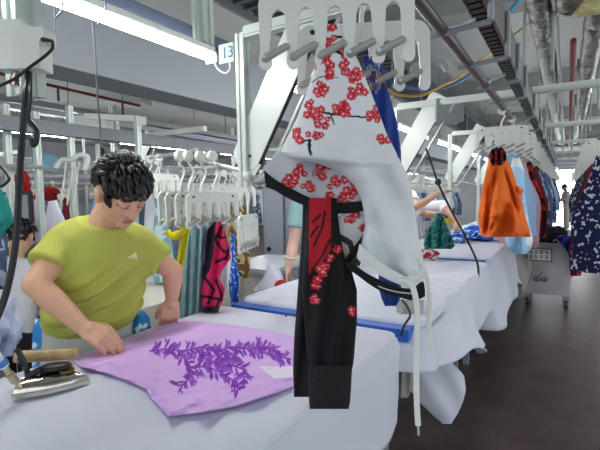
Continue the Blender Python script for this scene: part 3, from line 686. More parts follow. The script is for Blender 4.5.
def person(name, label, J, skin, shirt, trousers, hair_c, vox=.0055, sleeve=.62, pelvis_w=.155, shirt_extra=.0, face=True, hair=True, shoe=(40, 40, 44), cat='person', hairn=420):
    """J: joints by name, in metres"""
    root = thing(name, label, cat, (J['pelvis'].x, J['pelvis'].y, 0))
    side = (J['shR']-J['shL']).normalized(); spine = (J['neck']-J['pelvis']).normalized(); fwd = side.cross(spine).normalized()*1
    if fwd.dot(J['fwd']) < 0: fwd = -fwd
    hs = J.get('hipside', side); W = pelvis_w; up_ = Vector((0, 0, 1))
    ch = J['chest']; pv = J['pelvis']; nk = J['neck']; md = (ch+pv)/2+fwd*.012
    def torso(mb, g, low=-.06):
        secs = [(pv+up_*low, hs*(W*.98+g), fwd*(.112+g))]+([(pv+up_*.02, hs*(W+g), fwd*(.118+g))] if low < 0 else [])+[(md, (hs+side).normalized()*(W*.98+g), fwd*(.118+g)), (ch, side*(.168+g), fwd*(.118+g)),
                (ch+(nk-ch)*.45, side*(.17+g), fwd*(.1+g)), (ch+(nk-ch)*.78, side*(.135+g), fwd*(.075+g)), (nk, side*(.065+g), fwd*(.055+g))]
        return ring_loft(mb, secs)
    hc = J['head']; hf = J['face'].normalized(); hu = (up_-hf*up_.dot(hf)).normalized()
    if 'headup' in J: hu = (J['headup']-hf*J['headup'].dot(hf)).normalized()
    hx = hf.cross(hu).normalized(); HM = Matrix((hx, hf, hu)).transposed()
    hp = lambda x, y, z: hc+HM @ Vector((x, y, z))
    b = MB(); torso(b, -.02)
    b.capsule(nk-spine*.03, hp(0, -.025, -.06), .06, .053)
    b.ell(hp(0, -.012, .03), (.076, .096, .092), HM); b.ell(hp(0, .018, -.035), (.062, .07, .085), HM); b.ell(hp(0, .058, -.092), (.03, .026, .022), HM)
    b.ell(hp(-.038, .035, -.03), (.03, .035, .035), HM); b.ell(hp(.038, .035, -.03), (.03, .035, .035), HM)
    b.capsule(hp(0, .086, .02), hp(0, .106, -.022), .009, .0135, 10); b.ell(hp(-.012, .095, -.026), (.01, .011, .009), HM); b.ell(hp(.012, .095, -.026), (.01, .011, .009), HM)
    b.capsule(hp(-.036, .078, .024), hp(.036, .078, .024), .012, .012, 10)
    b.capsule(hp(-.017, .083, -.058), hp(.017, .083, -.058), .0075, .0075, 10); b.capsule(hp(-.013, .083, -.068), hp(.013, .083, -.068), .008, .008, 10)
    for sx in (-1, 1):
        b.ell(hp(.031*sx, .077, .004), (.015, .012, .011), HM); b.ell(hp(.08*sx, -.012, -.008), (.012, .022, .034), HM); b.ell(hp(.076*sx, -.004, -.035), (.01, .013, .013), HM)
    for s in 'RL':
        sh, el, wr = J['sh'+s], J['el'+s], J['wr'+s]
        b.capsule(ch+(nk-ch)*.7, sh, .06, .055); b.capsule(sh, el, .052, .041); b.capsule(el, el+(wr-el)*.35, .041, .042); b.capsule(el+(wr-el)*.35, wr, .042, .027)
        if 'hd'+s in J: hand(b, wr, J['hd'+s], J['pn'+s], J.get('curl'+s, .6), J.get('ts'+s, 1))
        hip = pv+hs*(.085 if s == 'R' else -.085)*(1 if hs.dot(side) > 0 else -1)+up_*(-.05)
        kn, an = J['kn'+s], J['an'+s]
        b.capsule(hip, kn, .085, .055); b.capsule(kn, an, .055, .036); b.capsule(an, an+fwd*.1-up_*.035, .034, .028)
    me = remesh(b, 'body', vox, 2); nv = len(me.vertices); co = np.empty(nv*3); me.vertices.foreach_get('co', co); co = co.reshape(-1, 3)
    col = np.tile(np.array(skin, float), (nv, 1)); lc = (co-np.array(hc)) @ np.array(HM)
    X, Y, Z = lc[:, 0], lc[:, 1], lc[:, 2]; near = (np.abs(X) < .09) & (Y > .03) & (np.abs(Z) < .14)
    if face:
        for sx in (-1, 1):
            col[near & (np.abs(Z-.028-.004*np.cos((X-.032*sx)*60)) < .0045) & (np.abs(X-.033*sx) < .021)] = (52, 40, 36)
            col[near & (np.abs(Z+.002+.18*(np.abs(X-.031*sx))**1) < .0034) & (np.abs(X-.031*sx) < .016)] = (38, 28, 26)
        col[near & (((X)/.024)**2+((Z+.0625)/.011)**2 < 1) & (Y > .06)] = (190, 126, 108); col[near & (np.abs(Z+.0628) < .002) & (np.abs(X) < .02) & (Y > .06)] = (136, 82, 72)
    setcol(me, col); place(me, 'body', SKIN, root)
    # shirt
    s_ = MB(); torso(s_, .012+shirt_extra, J.get('hem', -.1))
    for s in 'RL':
        sh, el, wr = J['sh'+s], J['el'+s], J['wr'+s]
        s_.capsule(ch+(nk-ch)*.55, sh, .082, .072)
        a = (el-sh).normalized(); e = sh+(el-sh)*sleeve; n = 20; q = a.orthogonal().normalized(); r2 = a.cross(q)
        ring_loft(s_, [(sh, q*.066, r2*.066), (sh+(e-sh)*.5, q*.066, r2*.066), (e-a*.005, q*.07, r2*.07), (e, q*.067, r2*.067)], n)
        if sleeve >= 1: ring_loft(s_, [(el-a*.04, q*.06, r2*.06), (el, q*.062, r2*.062), (el+(wr-el)*.92, q*.045, r2*.045)], n)
    me = remesh(s_, 'shirt', max(vox, .006), 4)
    if vox < .008:
        nrms = [v.normal.copy() for v in me.vertices]; cos_ = [v.co.copy() for v in me.vertices]
        for v, p, vn in zip(me.vertices, cos_, nrms):
            rel = p-pv; h = rel.dot(spine); sx = rel.dot(side); k = smooth01((.44-h)/.22)*smooth01((h-.05)/.12); 
            f = .016*k*math.sin((h*70+sx*24+2.5*math.sin(sx*9)+5*nz(p.x*5, p.y*5, p.z*4)))*(.35+abs(nz(p.x*6+4, p.y*6, p.z*5))*1.6)+.012*nz(p.x*11, p.y*11, p.z*8)*smooth01((h-.03)/.1)
            v.co = p+vn*f
    place(me, 'shirt', shirt, root)
    t_ = MB(); ring_loft(t_, [(pv+up_*-.13, hs*(W*.95+.016), fwd*.13), (pv+up_*-.02, hs*(W+.016), fwd*.135), (pv+up_*(.03 if J.get('hem', -.1) < 0 else .1), hs*(W+.012), fwd*.131)])
    for s in 'RL':
        hip = pv+hs*(.085 if s == 'R' else -.085)*(1 if hs.dot(side) > 0 else -1)+up_*(-.06); kn, an = J['kn'+s], J['an'+s]
        t_.capsule(hip, kn, .098, .072); t_.capsule(kn, an, .072, .06)
    place(remesh(t_, 'trousers', max(vox, .008), 4), 'trousers', trousers, root)
    for s in 'RL':
        an = J['an'+s]; MB().ell(an+fwd*.06-up_*(an.z-.035), (.05, .05, .034)).ell(an+fwd*.13-up_*(an.z-.03), (.046, .06, .028)).build('shoe', mat('shoe%d' % shoe[0], shoe, .6), root)
    if hair:
        h = MB(); h.ell(hp(0, -.016, .04), (.083, .1, .088), HM, 14)
        rg = random.Random(len(label))
        k = 0
        while k < hairn:
            th = rg.random()*math.pi; ph = rg.random()*2*math.pi; z = math.cos(th); rr = math.sin(th)
            d = Vector((rr*math.cos(ph), rr*math.sin(ph), z)); p = Vector((d.x*.084, d.y*.102-.014, d.z*.092+.036))
            lim = .058 if p.y > .04 else (-.02 if abs(p.x) > .05 and p.y > -.0 else -.075)
            if abs(p.x) > .066 and -.04 < p.y < .02 and p.z < .03: continue
            if p.z < lim: continue
            dn = Vector((d.x*.35+.25*(rg.random()-.5), d.y*.25+.5*(1 if p.y > 0 else -.55)+.3*(rg.random()-.5), -.5+.5*d.z)); dn = (dn-d*dn.dot(d)).normalized()
            L = .022+.024*rg.random(); tip = p+dn*L+d*(.006+.010*rg.random())
            if tip.y > .06 and tip.z < .046: tip.z = .05
            if tip.y > -.01 and tip.z < -.03: tip.z = -.03
            h.tube([hp(*p), hp(*(p+dn*L*.5+d*.009)), hp(*tip)], [.0085, .0075, .0015], 6); k += 1
        h.build('hair', hair_c, root)
    return root, hp, HM
HAIR = mat('black_hair', (20, 19, 21), .38, spec=.5)
camf = Vector(fw)
LIME = mat('lime_tshirt', (180, 184, 90), .9, bump=.25, bscale=20, spec=.15)
J = dict(pelvis=P(90, 333, 1.80), chest=P(97, 266, 1.69), neck=P(103, 221, 1.645), head=P(122.5, 192, 1.565), face=D(.60, -.66, .45), headup=D(.36, .8, .42), fwd=D(.4, -.1, .9),
         shR=P(66, 243, 1.60), shL=P(136, 243, 1.74), elR=P(35, 284, 1.47), elL=P(173, 271, 1.83), wrR=P(83, 327, 1.50), wrL=P(172, 299, 1.86),
         hdR=D(.92, -.42, .1), pnR=D(-.1, -.75, -.6), hdL=D(-.12, -.9, .0), pnL=D(-.35, -.25, -.9), curlR=.75, curlL=.95, tsR=1, tsL=-1)
pv = J['pelvis']; J['hem'] = .065
sd = (J['shR']-J['shL']); sd.z = 0; sd.normalize(); J['hipside'] = sd
for s, k in (('R', .1), ('L', -.1)):
    q = pv+sd*k; J['kn'+s] = Vector((q.x+.02, q.y, .5)); J['an'+s] = Vector((q.x-.03, q.y, .09))
man, hpm, HMm = person('person', 'man in a lime green t-shirt bending over the lilac shirt', J, (220, 170, 140), LIME, mat('pale_grey_trousers', (188, 190, 182), .9, bump=.2, bscale=30), HAIR, vox=.0045, sleeve=.6, shirt_extra=.012)
# small white mark on the chest
q = P(133, 258, 1.0); 
lg = MB(); c0 = P(133, 258.5, 1.585)
for du, h in ((-3.2, 2.6), (-.2, 4.2), (2.4, 6)):
    lg.prism([(0, 0), (.006, 0), (.006-.004, .0036*h), (-.004, .0036*h)], c0+Vector(rt)*(du*.0036), rt, up, .002)
lg_o = lg.build('chest_mark', mat('pale_print', (225, 232, 190), .8), man, smooth=False)
# the other workers
def simple_joints(base, yaw, h=1.66, lean=.1, arms=None, sit=False):
    fwd = Vector((math.cos(yaw), math.sin(yaw), 0)); side = fwd.cross(Vector((0, 0, 1))); b = Vector(base); Z = Vector((0, 0, 1)); k = h/1.7
    pz = .52 if sit else .93*k
    pv = b+Z*pz; ch = pv+Z*.33*k+fwd*lean*.6; nk = pv+Z*.53*k+fwd*lean
    J = dict(pelvis=pv, chest=ch, neck=nk, head=nk+Z*.15*k+fwd*(.05+lean*.3), face=fwd*.9-Z*(.2+lean*2), fwd=fwd, hipside=side, shR=nk-Z*.06+side*.165, shL=nk-Z*.06-side*.165)
    for s, q in (('R', 1), ('L', -1)):
        sh = J['sh'+s]; J['el'+s] = sh-Z*.25*k+fwd*.08+side*.05*q; J['wr'+s] = J['el'+s]+fwd*.22-Z*.02-side*.06*q; J['hd'+s] = fwd-Z*.15; J['pn'+s] = -Z; J['curl'+s] = .45; J['ts'+s] = -q
        if sit: J['kn'+s] = pv+fwd*.42+side*.1*q+Z*.0; J['an'+s] = Vector((J['kn'+s].x, J['kn'+s].y, .09))
        else: J['kn'+s] = pv-Z*.44*k+side*.1*q+fwd*.02; J['an'+s] = Vector((pv.x, pv.y, .09))+side*.1*q
    if arms: J.update(arms)
    return J
SK2 = (205, 160, 132)
Jb = simple_joints((-3.36, 1.52, 0), R(125), lean=.16, sit=True, h=1.7)
person('person', 'seated worker in a white shirt seen from behind, black screen ahead', Jb, SK2, mat('white_tshirt', (226, 228, 232), .9, bump=.2, bscale=14), mat('black_trousers', (30, 30, 34), .8), HAIR, vox=.011, hairn=160)
ch = thing('stool', 'black stool under the seated worker in white', 'stool', (-3.36, 1.52, 0))
MB().box((-3.36, 1.52, .40), (.34, .34, .05)).build('seat', BLACK, ch, bevel=.01)
for dx in (-.13, .13):
    for dy in (-.13, .13): MB().tube([(-3.36+dx, 1.52+dy, .38), (-3.36+dx*1.1, 1.52+dy*1.1, 0)], .014).build('leg', BLACK, ch)
# worker behind the blossom top: only the bare forearm and pale clothes show
ja = simple_joints((-1.66, 3.02, 0), R(-40), h=1.62, lean=.1); ja['shR'] = P(300, 205, 3.25); ja['elR'] = P(293.5, 243, 3.2); ja['wrR'] = P(288.5, 268, 3.1); ja['hdR'] = D(-.1, -1, .2); ja['pnR'] = D(1, 0, .2)
wk, _, _ = person('person', 'worker at the second table mostly hidden behind the blossom hooded top', ja, (224, 180, 164), mat('pale_teal_shirt', (150, 186, 190), .9), mat('grey_trousers', (120, 122, 130), .9), HAIR, vox=.011, hairn=120)
MB().tube([P(291, 257, 3.11)+Vector((.05*math.cos(a), .05*math.sin(a), .008*math.sin(2*a))) for a in np.linspace(0, 6.28, 16)], .009).build('bracelet', mat('cream_beads', (214, 206, 170), .5), wk)
jb = simple_joints((-1.76, 4.72, 0), R(-50), h=1.6, lean=.12)
jb['shR'] = P(411, 196, 5.1); jb['elR'] = P(417, 207, 4.8); jb['wrR'] = P(437, 194, 4.7); jb['hdR'] = D(.8, .4, 0); jb['pnR'] = D(.2, -1, 0); jb['elL'] = P(426, 214, 5.0); jb['wrL'] = P(436, 214, 4.85); jb['hdL'] = D(1, .1, 0); jb['pnL'] = D(0, -1, .2)
person('person', 'worker in a white top reaching up over the third table', jb, SK2, mat('white_tshirt', (226, 228, 232)), mat('navy_trousers', (40, 46, 66), .9), HAIR, vox=.011, hairn=120)
jc = simple_joints((-1.74, 5.62, 0), R(-90), h=1.58, lean=.2)
jc['wrL'] = P(458, 223, 5.0); jc['elL'] = P(449, 213, 5.2); jc['shL'] = P(444, 206, 5.35)
person('person', 'worker in white sorting the blue printed cloth on the third table', jc, SK2, mat('white_tshirt', (226, 228, 232)), mat('navy_trousers', (40, 46, 66), .9), HAIR, vox=.011, hairn=120)
jd = simple_joints((.0, 19.5, 0), R(200), h=1.66, lean=.05)
person('person', 'far worker in white trousers standing by the window at the aisle end', jd, SK2, mat('grey_green_shirt', (176, 188, 186), .9), mat('cream_trousers', (220, 210, 196), .9), HAIR, vox=.02, hairn=80)
# ------------------------------------------------------------------ garments on the aisle rails
def gmesh(w, d, h, seed, pinch=.35, fl=1.0, folds=7, amp=.012):
    n = 36; rs = []
    for a in range(26):
        t = a/25; wd = w/2*(pinch+(1-pinch)*smooth01(t*1.7))*(1+(fl-1)*t); dd = d/2*(.5+.5*t); ring = []
        for j in range(n):
            an = 2*math.pi*j/n; f = 1+(.10+.25*t)*amp/.012*(.45*math.sin(folds*an+seed+2*t)+.5*nz(math.cos(an)*1.4, math.sin(an)*1.4+seed*3, t*2.5))
            z = -h*t*(1+.03*nz(math.cos(an)*2, math.sin(an)*2, seed))
            ring.append(Vector((wd*math.cos(an)*f+.03*nz(t*2, seed, 1)*t, dd*math.sin(an)*f+.02*nz(t*3, seed, 5), z)))
        rs.append(ring)
    return rs
def garment(loc, rz, w, d, h, material, label, group, seed, name='hanging_garment', hide=None, **k):
    c, s = math.cos(rz), math.sin(rz); L = Vector(loc)
    rs = [[L+Vector((p.x*c-p.y*s, p.x*s+p.y*c, p.z)) for p in r] for r in gmesh(w, d, h, seed, **k)]
    t = MB().rings(rs).build(name, material); return tag(t, label, 'garment', group)
# orange top, clipped at the waist
ORG = mat('orange_cotton', (226, 108, 40), .85, bump=.2, bscale=14, var=.04, spec=.2)
def ofold(u, v, s):
    k = smooth01((v-165)/45); cr = sum(a_*math.exp(-(((u-x0)-(v-v0)*sl)/w_)**2)*smooth01((v-v0)/15)*smooth01((v1-v)/12) for x0, v0, v1, sl, w_, a_ in ((497, 162, 240, -.16, 2.2, .06), (503, 165, 215, .3, 2, .06), (490, 180, 235, -.1, 1.8, .05), (512, 195, 240, .12, 2.4, -.07), (484, 205, 225, .9, 2.5, .07), (500, 212, 240, -.5, 2.2, .06)))
    return cr+k*(.045*math.sin((u-480)*.24+(v-190)*.06+1.5*nz(u*.05, v*.03, 8))+.07*nz(u*.07, v*.05, 3)+.03*math.exp(-((v-206-.12*abs(u-500))**2)/14))
og = thing('orange_top', 'bright orange top hanging bunched in the first comb along the aisle', 'garment', P(500, 155, 2.95), 'garments on the aisle rail')
cloth('fabric', [(158, 489, 505, 2.95, .03), (164, 488, 510, 2.95, .05), (175, 485, 514, 2.95, .07), (190, 482, 518.5, 2.95, .09), (203, 480, 522, 2.95, .1), (215, 478, 525, 2.95, .11), (225, 478.5, 528, 2.95, .11), (232, 480, 530, 2.95, .1), (237, 484, 531, 2.95, .07)], ORG, og, 60, 110, ofold)
cloth('pocket_tip', [(186, 516, 519, 2.95, .03), (191, 516, 524, 2.95, .04), (195, 517, 521, 2.95, .03)], ORG, og, 14, 14)
cloth('dark_waistband', [(147, 496, 502, 2.93, .02), (150, 491, 505, 2.93, .04), (156, 488, 507, 2.92, .06), (160, 489, 506, 2.92, .055), (165, 492, 503, 2.91, .03)], printmat('dark_red_print', (34, 16, 18), [((150, 24, 34), .54)], 30), og, 24, 24, lambda u, v, s: .02*math.sin(u*1.2))
hanger((-.38, 3.2, 2.02), R(8), 'white comb hanger holding the orange top', True)
lb = cloth('light_blue_garment', [(158, 512, 520, 3.35, .03), (170, 511, 524, 3.35, .06), (195, 511, 525, 3.35, .08), (225, 506, 530, 3.3, .1), (240, 505, 533, 3.28, .11), (249, 509, 531, 3.28, .09), (254, 515, 526, 3.28, .05)], printmat('pale_blue_print', (166, 208, 238), [((228, 236, 240), .56)], 6), None, 40, 70, lambda u, v, s: .03*math.sin(u*.5+v*.03)*smooth01((v-170)/40))
tag(lb, 'pale blue garment hanging behind the orange top, its rounded hem below', 'garment', 'garments on the aisle rail')
hanger((-.36, 3.62, 2.02), R(5), 'white comb hanger holding the pale blue garment', True)
PINK = mat('dusty_pink', (196, 158, 172), .9, bump=.2, bscale=15)
COLS = dict(pink=PINK, darkred=printmat('red_black_print', (46, 14, 16), [((168, 40, 34), .5)], 9), orangeblack=printmat('orange_black_print', (40, 30, 26), [((178, 104, 34), .55), ((150, 30, 30), .6)], 8),
            navy=printmat('navy_white_print', (32, 38, 78), [((206, 210, 220), .6)], 30), slate=printmat('slate_print', (72, 84, 112), [((150, 162, 184), .55)], 12), black=mat('black_knit', (26, 26, 30), .9, bump=.2), wine=mat('wine_knit', (110, 24, 36), .9, bump=.2),
            sky=mat('sky_blue_cotton', (148, 180, 214), .9, bump=.2), white=mat('white_cotton', (216, 220, 226), .9, bump=.2), teal=printmat('teal_stripe', (128, 168, 176), [((196, 214, 216), .55)], 10), yellow=mat('yellow_cotton', (214, 204, 22), .85, bump=.2, bscale=16),
            magenta=printmat('pink_black_print', (196, 40, 84), [((26, 22, 28), .53)], 9), mint=mat('mint_cotton', (150, 190, 186), .9, bump=.2), grey=mat('grey_cotton', (140, 146, 156), .9, bump=.2), floral=printmat('mustard_floral', (196, 178, 130), [((120, 90, 50), .56), ((60, 84, 96), .62)], 18), lilac=mat('lilac_cotton', (190, 170, 210), .9), denim=mat('denim_blue', (80, 108, 150), .9, bump=.2))
NAMEC = dict(pink='dusty pink', darkred='red and black print', orangeblack='black garment with orange flashes,', navy='navy and white print', slate='slate blue print', black='black', wine='wine red', sky='sky blue', white='white', teal='teal striped', yellow='yellow', magenta='pink and black print', mint='mint green', grey='grey', floral='mustard floral', lilac='lilac', denim='denim blue')
def nm(c): return NAMEC[c] if 'garment' in NAMEC[c] else NAMEC[c]+' garment'
seq = ['sky', 'pink', 'pink', 'darkred', 'orangeblack', 'black', 'wine', 'slate', 'sky', 'navy', 'slate', 'denim', 'white', 'navy', 'slate', 'black', 'grey', 'navy', 'sky', 'slate', 'wine', 'navy', 'grey', 'denim', 'slate', 'black']
y = 3.95; N2 = ['first', 'second', 'third', 'fourth', 'fifth', 'sixth', 'seventh', 'eighth', 'ninth', 'tenth', 'eleventh', 'twelfth', 'thirteenth', 'fourteenth', 'fifteenth', 'sixteenth', 'seventeenth', 'eighteenth', 'nineteenth', 'twentieth', 'twenty-first', 'twenty-second', 'twenty-third', 'twenty-fourth', 'twenty-fifth', 'twenty-sixth', 'twenty-seventh', 'twenty-eighth']
for i, c in enumerate(seq):
    rz = R(random.uniform(-8, 14)); hanger((-.37, y, 2.02), rz, f'white comb hanger of the {N2[i]} garment behind the pale blue one', y < 5.5)
    garment((-.37+random.uniform(-.03, .03), y, 1.78), rz, random.uniform(.27, .36) if i > 2 else .33, random.uniform(.1, .15), random.uniform(.72, .95) if i > 2 else .66+.08*i, COLS[c], f'{nm(c)} on the aisle rail, {N2[i]} behind the pale blue one', 'garments on the aisle rail', i*1.7, folds=random.choice((5, 6, 7)))
    y += .36 if i < 8 else .5
seq = ['navy', 'navy', 'slate', 'navy', 'wine', 'navy', 'black', 'navy', 'darkred', 'slate', 'navy', 'black', 'navy', 'slate', 'wine', 'navy', 'black', 'slate', 'navy', 'grey', 'navy', 'wine', 'slate', 'navy', 'black']
y = 4.1
for i, c in enumerate(seq):
    rz = R(random.uniform(-12, 12)); hanger((.25, y, 1.97), rz, f'white comb hanger of the {N2[i]} garment in the right hand row', False, 'white comb hangers in the right hand row')
    garment((.25+random.uniform(-.02, .02), y, 1.74), rz, random.uniform(.3, .4), random.uniform(.1, .15), random.uniform(.85, 1.02) if i < 6 else random.uniform(.7, .9), COLS[c], f'{nm(c)} in the right hand row, {N2[i]} from the front', 'garments in the right hand row', i*2.3+9, folds=random.choice((5, 6, 7)))
    y += .34 if i < 10 else .5
# ------------------------------------------------------------------ garments waiting beside the man
GB = 'garments waiting beside the near table'
for (u, d, lab, rz) in ((188, 2.15, 'hanging the yellow garment', 92), (200, 2.12, 'hanging the teal striped garment', 86), (212, 2.08, 'hanging the pink and black garment', 82)):
    q = P(u, 158, d); hanger((q.x, q.y, q.z+.02), R(rz), 'white comb hanger by the man '+lab, 2, 'white comb hangers beside the man')
q = P(247, 176, 2.0); hanger((q.x, q.y, q.z+.01), R(112), 'white comb hanger alone at the foot of the sloping chute', 2, 'white comb hangers beside the man')
q = P(179, 158, 2.2); hanger((q.x, q.y, q.z+.02), R(96), 'white comb hanger by the man, leftmost behind the yellow one', 2, 'white comb hangers beside the man')
yl = cloth('yellow_garment', [(227, 180, 192, 2.15, .03), (240, 180, 191, 2.15, .035), (260, 177, 187.5, 2.15, .035), (280, 175, 184.5, 2.15, .035), (300, 174.5, 182, 2.15, .03), (317, 175, 180, 2.15, .02)], COLS['yellow'], None, 24, 50, lambda u, v, s: .008*math.sin(v*.2+u))
tag(yl, 'bright yellow narrow garment hanging beside the man', 'garment', GB)
MB().tube(smoothpts([P(186, 232, 2.13), P(178, 235, 2.12), P(172, 236, 2.12), P(167, 231, 2.12)], 6), [.02]*6+[.022]*6+[.016]*7, 12).build('yellow_sleeve', COLS['yellow'], yl)
tl = cloth('teal_garment', [(228, 190, 206, 2.12, .03), (250, 186, 209, 2.12, .05), (275, 182, 207, 2.12, .05), (300, 180, 205, 2.12, .05), (318, 177, 204, 2.12, .04)], mat('teal_stripe_cloth', (136, 172, 176), .9, bump=.4, bscale=18, var=.15, vscale=25), None, 40, 60, lambda u, v, s: .018*math.sin(u*.9+v*.05))
tag(tl, 'dusty teal garment hanging in folds between the yellow and the pink one', 'garment', GB)
def pk_paint(uv):
    U, V, S = uv[:, 0], uv[:, 1], uv[:, 2]; col = np.tile([206., 38., 92.], (len(U), 1))
    for a in ([(222, 226), (215, 240), (224, 252), (232, 250)], [(211, 234), (222, 238), (231, 236)], [(216, 262), (226, 258), (230, 246)], [(205, 278), (214, 290), (208, 304)], [(216, 280), (222, 296), (214, 310)], [(202, 296), (212, 298), (224, 300)]): branch(U, V, col, a, 1.4, (26, 20, 28))
    col[(U < np.interp(V, [224, 250, 270, 285], [216, 214, 210, 200])) & (V < 285)] = (34, 26, 40); col[(V > 306)] = (48, 30, 44); return col
pk = cloth('pink_black_garment', [(222, 214, 221, 2.08, .02), (230, 207, 225, 2.08, .03), (245, 205, 229, 2.08, .04), (258, 205, 231, 2.08, .04), (268, 203, 224, 2.08, .035), (276, 203, 219, 2.08, .035), (290, 201, 225, 2.08, .04), (300, 201, 223, 2.08, .04), (312, 202, 218, 2.08, .03)], vcmat('pink_print', .85, bump=.2, bscale=40), None, 50, 120, lambda u, v, s: .014*math.sin(u*.7+v*.1), pk_paint)
tag(pk, 'hot pink and black printed garment hanging beside the sloping chute', 'garment', GB)
gb = cloth('blue_print_garment', [(234, 231, 235, 2.5, .02), (262, 229, 236, 2.5, .02), (275, 228, 239, 2.5, .04), (300, 230, 239, 2.5, .04), (306, 232, 238, 2.5, .02)], printmat('blue_leaf_print', (40, 96, 190), [((190, 214, 240), .6)], 40), None, 20, 30, lambda u, v, s: .012*math.sin(u*1.1))
tag(gb, 'blue printed cloth hanging just right of the pink and black garment', 'garment', GB)
wb = cloth('white_garment', [(226, 222, 226, 2.2, .02), (238, 222, 227, 2.3, .02), (255, 222, 232, 2.3, .04), (275, 221, 230, 2.3, .04), (290, 222, 227, 2.3, .02)], COLS['white'], None, 20, 30, lambda u, v, s: .012*math.sin(u*1.1))
tag(wb, 'white cloth hanging partly behind the pink and black garment', 'garment', GB)
# ------------------------------------------------------------------ the lines further left: frames, hangers, clothes, tables
hl = []
def left_line(x, nlab, ks, colsets, zt=.8):
    t = thing('hanger_rail', f'tubular hanger rail of the {nlab}', 'rail', (x+.9, 0, 2.0))
    MB().tube([(x+.9, -.5, 1.72), (x+.9, 15, 1.72)], .015, 8).build('rail_tube', STEEL, t)
    MB().box((x+.9, 7.2, 2.02), (.1, 15.5, .1)).build('track', mat('track_plate2', (120, 124, 130), .5, .3), t, smooth=False)
    for k in range(8): MB().tube([(x+.9, .2+2*k, 1.72), (x+.9, .2+2*k, 2.0)], .01, 6).build('drop_rod', STEEL, t)
    for k in ks:
        y = 1.1+2.05*k
        f = thing('station_frame', f'aluminium frame of the {nlab}, {ORD[k]} along', 'frame', (x, y, 0), 'aluminium frames of the far lines')
        post_mb(x, y, 0, 2.5, .06).build('post', ALU, f, smooth=False)
        MB().box((x+.65, y, 2.12), (1.4, .05, .05)).build('cross_beam', ALU, f, smooth=False)
        s = MB().box((x+.08, y-.03, 2.0), (.08, .006, .08)).build('number_plate', WHITEP, f, smooth=False)
        chute(x+.15, y+.03, 1.62, x+.55, 2.15, f'sloping white chute of the {nlab}, {ORD[k]} along', 'white sloping chutes of the far lines')
    i = 0
    for k in ks:
        for j in range(6):
            if x > -5 and k == 0: continue
            y = .75+2.05*k+j*.24+random.uniform(-.04, .04); c = colsets[(i*5+k*3) % len(colsets)]; i += 1
            rz = R(random.uniform(-15, 40)); lab = f'{nlab}, {N2[j]} in {ORD[k]} bunch'
            hanger((x+.9, y, 1.74), rz, 'white comb hanger of the '+lab, False, 'white comb hangers of the far lines')
            garment((x+.9, y, 1.5), rz, random.uniform(.28, .4), random.uniform(.08, .14), random.uniform(.5, .85), COLS[c], f'{nm(c)} of the {lab}', 'garments of the far lines', i*1.3+x, folds=random.choice((5, 6, 8)))
left_line(-4.3, 'line behind the man', range(0, 8), ['sky', 'slate', 'teal', 'white', 'navy', 'mint', 'denim', 'sky', 'grey', 'teal', 'floral'])
left_line(-7.6, 'third line', range(0, 7), ['sky', 'grey', 'white', 'lilac', 'wine', 'mint', 'slate', 'floral', 'white'])
left_line(-11.2, 'farthest line', range(0, 5), ['white', 'sky', 'grey', 'floral', 'denim', 'wine', 'teal'])
for (u, c, d, lab) in ((224, 'floral', 3.6, 'left of the pair beside the lone hanger'), (236, 'floral', 3.5, 'right of the pair beside the lone hanger'), (218, 'lilac', 3.9, 'just left of the mustard pair')):
    q = P(u, 172, d); rz = R(20); hanger((q.x, q.y, q.z), rz, f'white comb hanger of the {nm(c)}, {lab}', False, 'white comb hangers of the far lines')
    garment((q.x, q.y, q.z-.23), rz, .17, .1, .62, COLS[c], f'{nm(c)} hanging {lab}', 'garments of the far lines', u*.3)
wait_pts = []
for (u, v, c, d, w_, h_, lab) in ((150, 186, 'white', 3.0, .14, .7, 'white garment hanging right behind the head of the man'), (160, 190, 'teal', 2.9, .12, .6, 'teal striped garment hanging near the yellow one'), (143, 190, 'slate', 3.1, .16, .9, 'slate garment hanging at the shoulder of the man'), (157, 196, 'sky', 3.2, .16, .95, 'sky blue garment between man and yellow one')):
    q = P(u, v, d); q.z = 1.52; wait_pts.append(Vector((q.x, q.y, 1.745))); garment(q, R(20), w_, .1, h_, COLS[c], lab, GB, u*.37)
    hanger((q.x, q.y, q.z+.23), R(85), 'white comb hanger over the '+lab.split(' hanging')[0].split(' low')[0].split(' between')[0]+f' near the man, {"nearer" if d < 3 else "farther"} one', False, 'white comb hangers beside the man')
wp = sorted(wait_pts, key=lambda p: p.x); e_ = (wp[-1]-wp[0]).normalized()
tag(MB().tube([wp[0]-e_*.3]+wp+[wp[-1]+e_*.5], .011, 8).build('garment_rail', STEEL), 'steel rail carrying the garments that wait behind the head of the man', 'rail')
# cream padded counter behind the man and blue spotted bag
CREAM = mat('cream_pad', (206, 204, 190), .8)
cp = thing('padded_counter', 'cream padded counter standing behind the man', 'counter', (-2.35, 2.0, 0))
MB().box((-2.2, 1.85, .80), (.62, .9, .2)).build('pad', CREAM, cp, bevel=.03)
MB().box((-2.2, 1.85, .35), (.56, .84, .70)).build('base_cabinet', mat('dark_base', (84, 88, 96), .6), cp, smooth=False)
def spot_paint(seed, n, r, base, spots):
    def f(uv):
        U, V = uv[:, 0], uv[:, 1]; col = np.tile(np.array(base, float), (len(U), 1)); rg = np.random.default_rng(seed)
        for _ in range(n):
            c = (U.min()+rg.random()*(U.max()-U.min()), V.min()+rg.random()*(V.max()-V.min())); a = rg.random()*3
            x = (U-c[0])*math.cos(a)+(V-c[1])*math.sin(a); y_ = -(U-c[0])*math.sin(a)+(V-c[1])*math.cos(a); col[(x/r)**2+(y_/(r*.65))**2 < 1] = spots
        return col
    return f
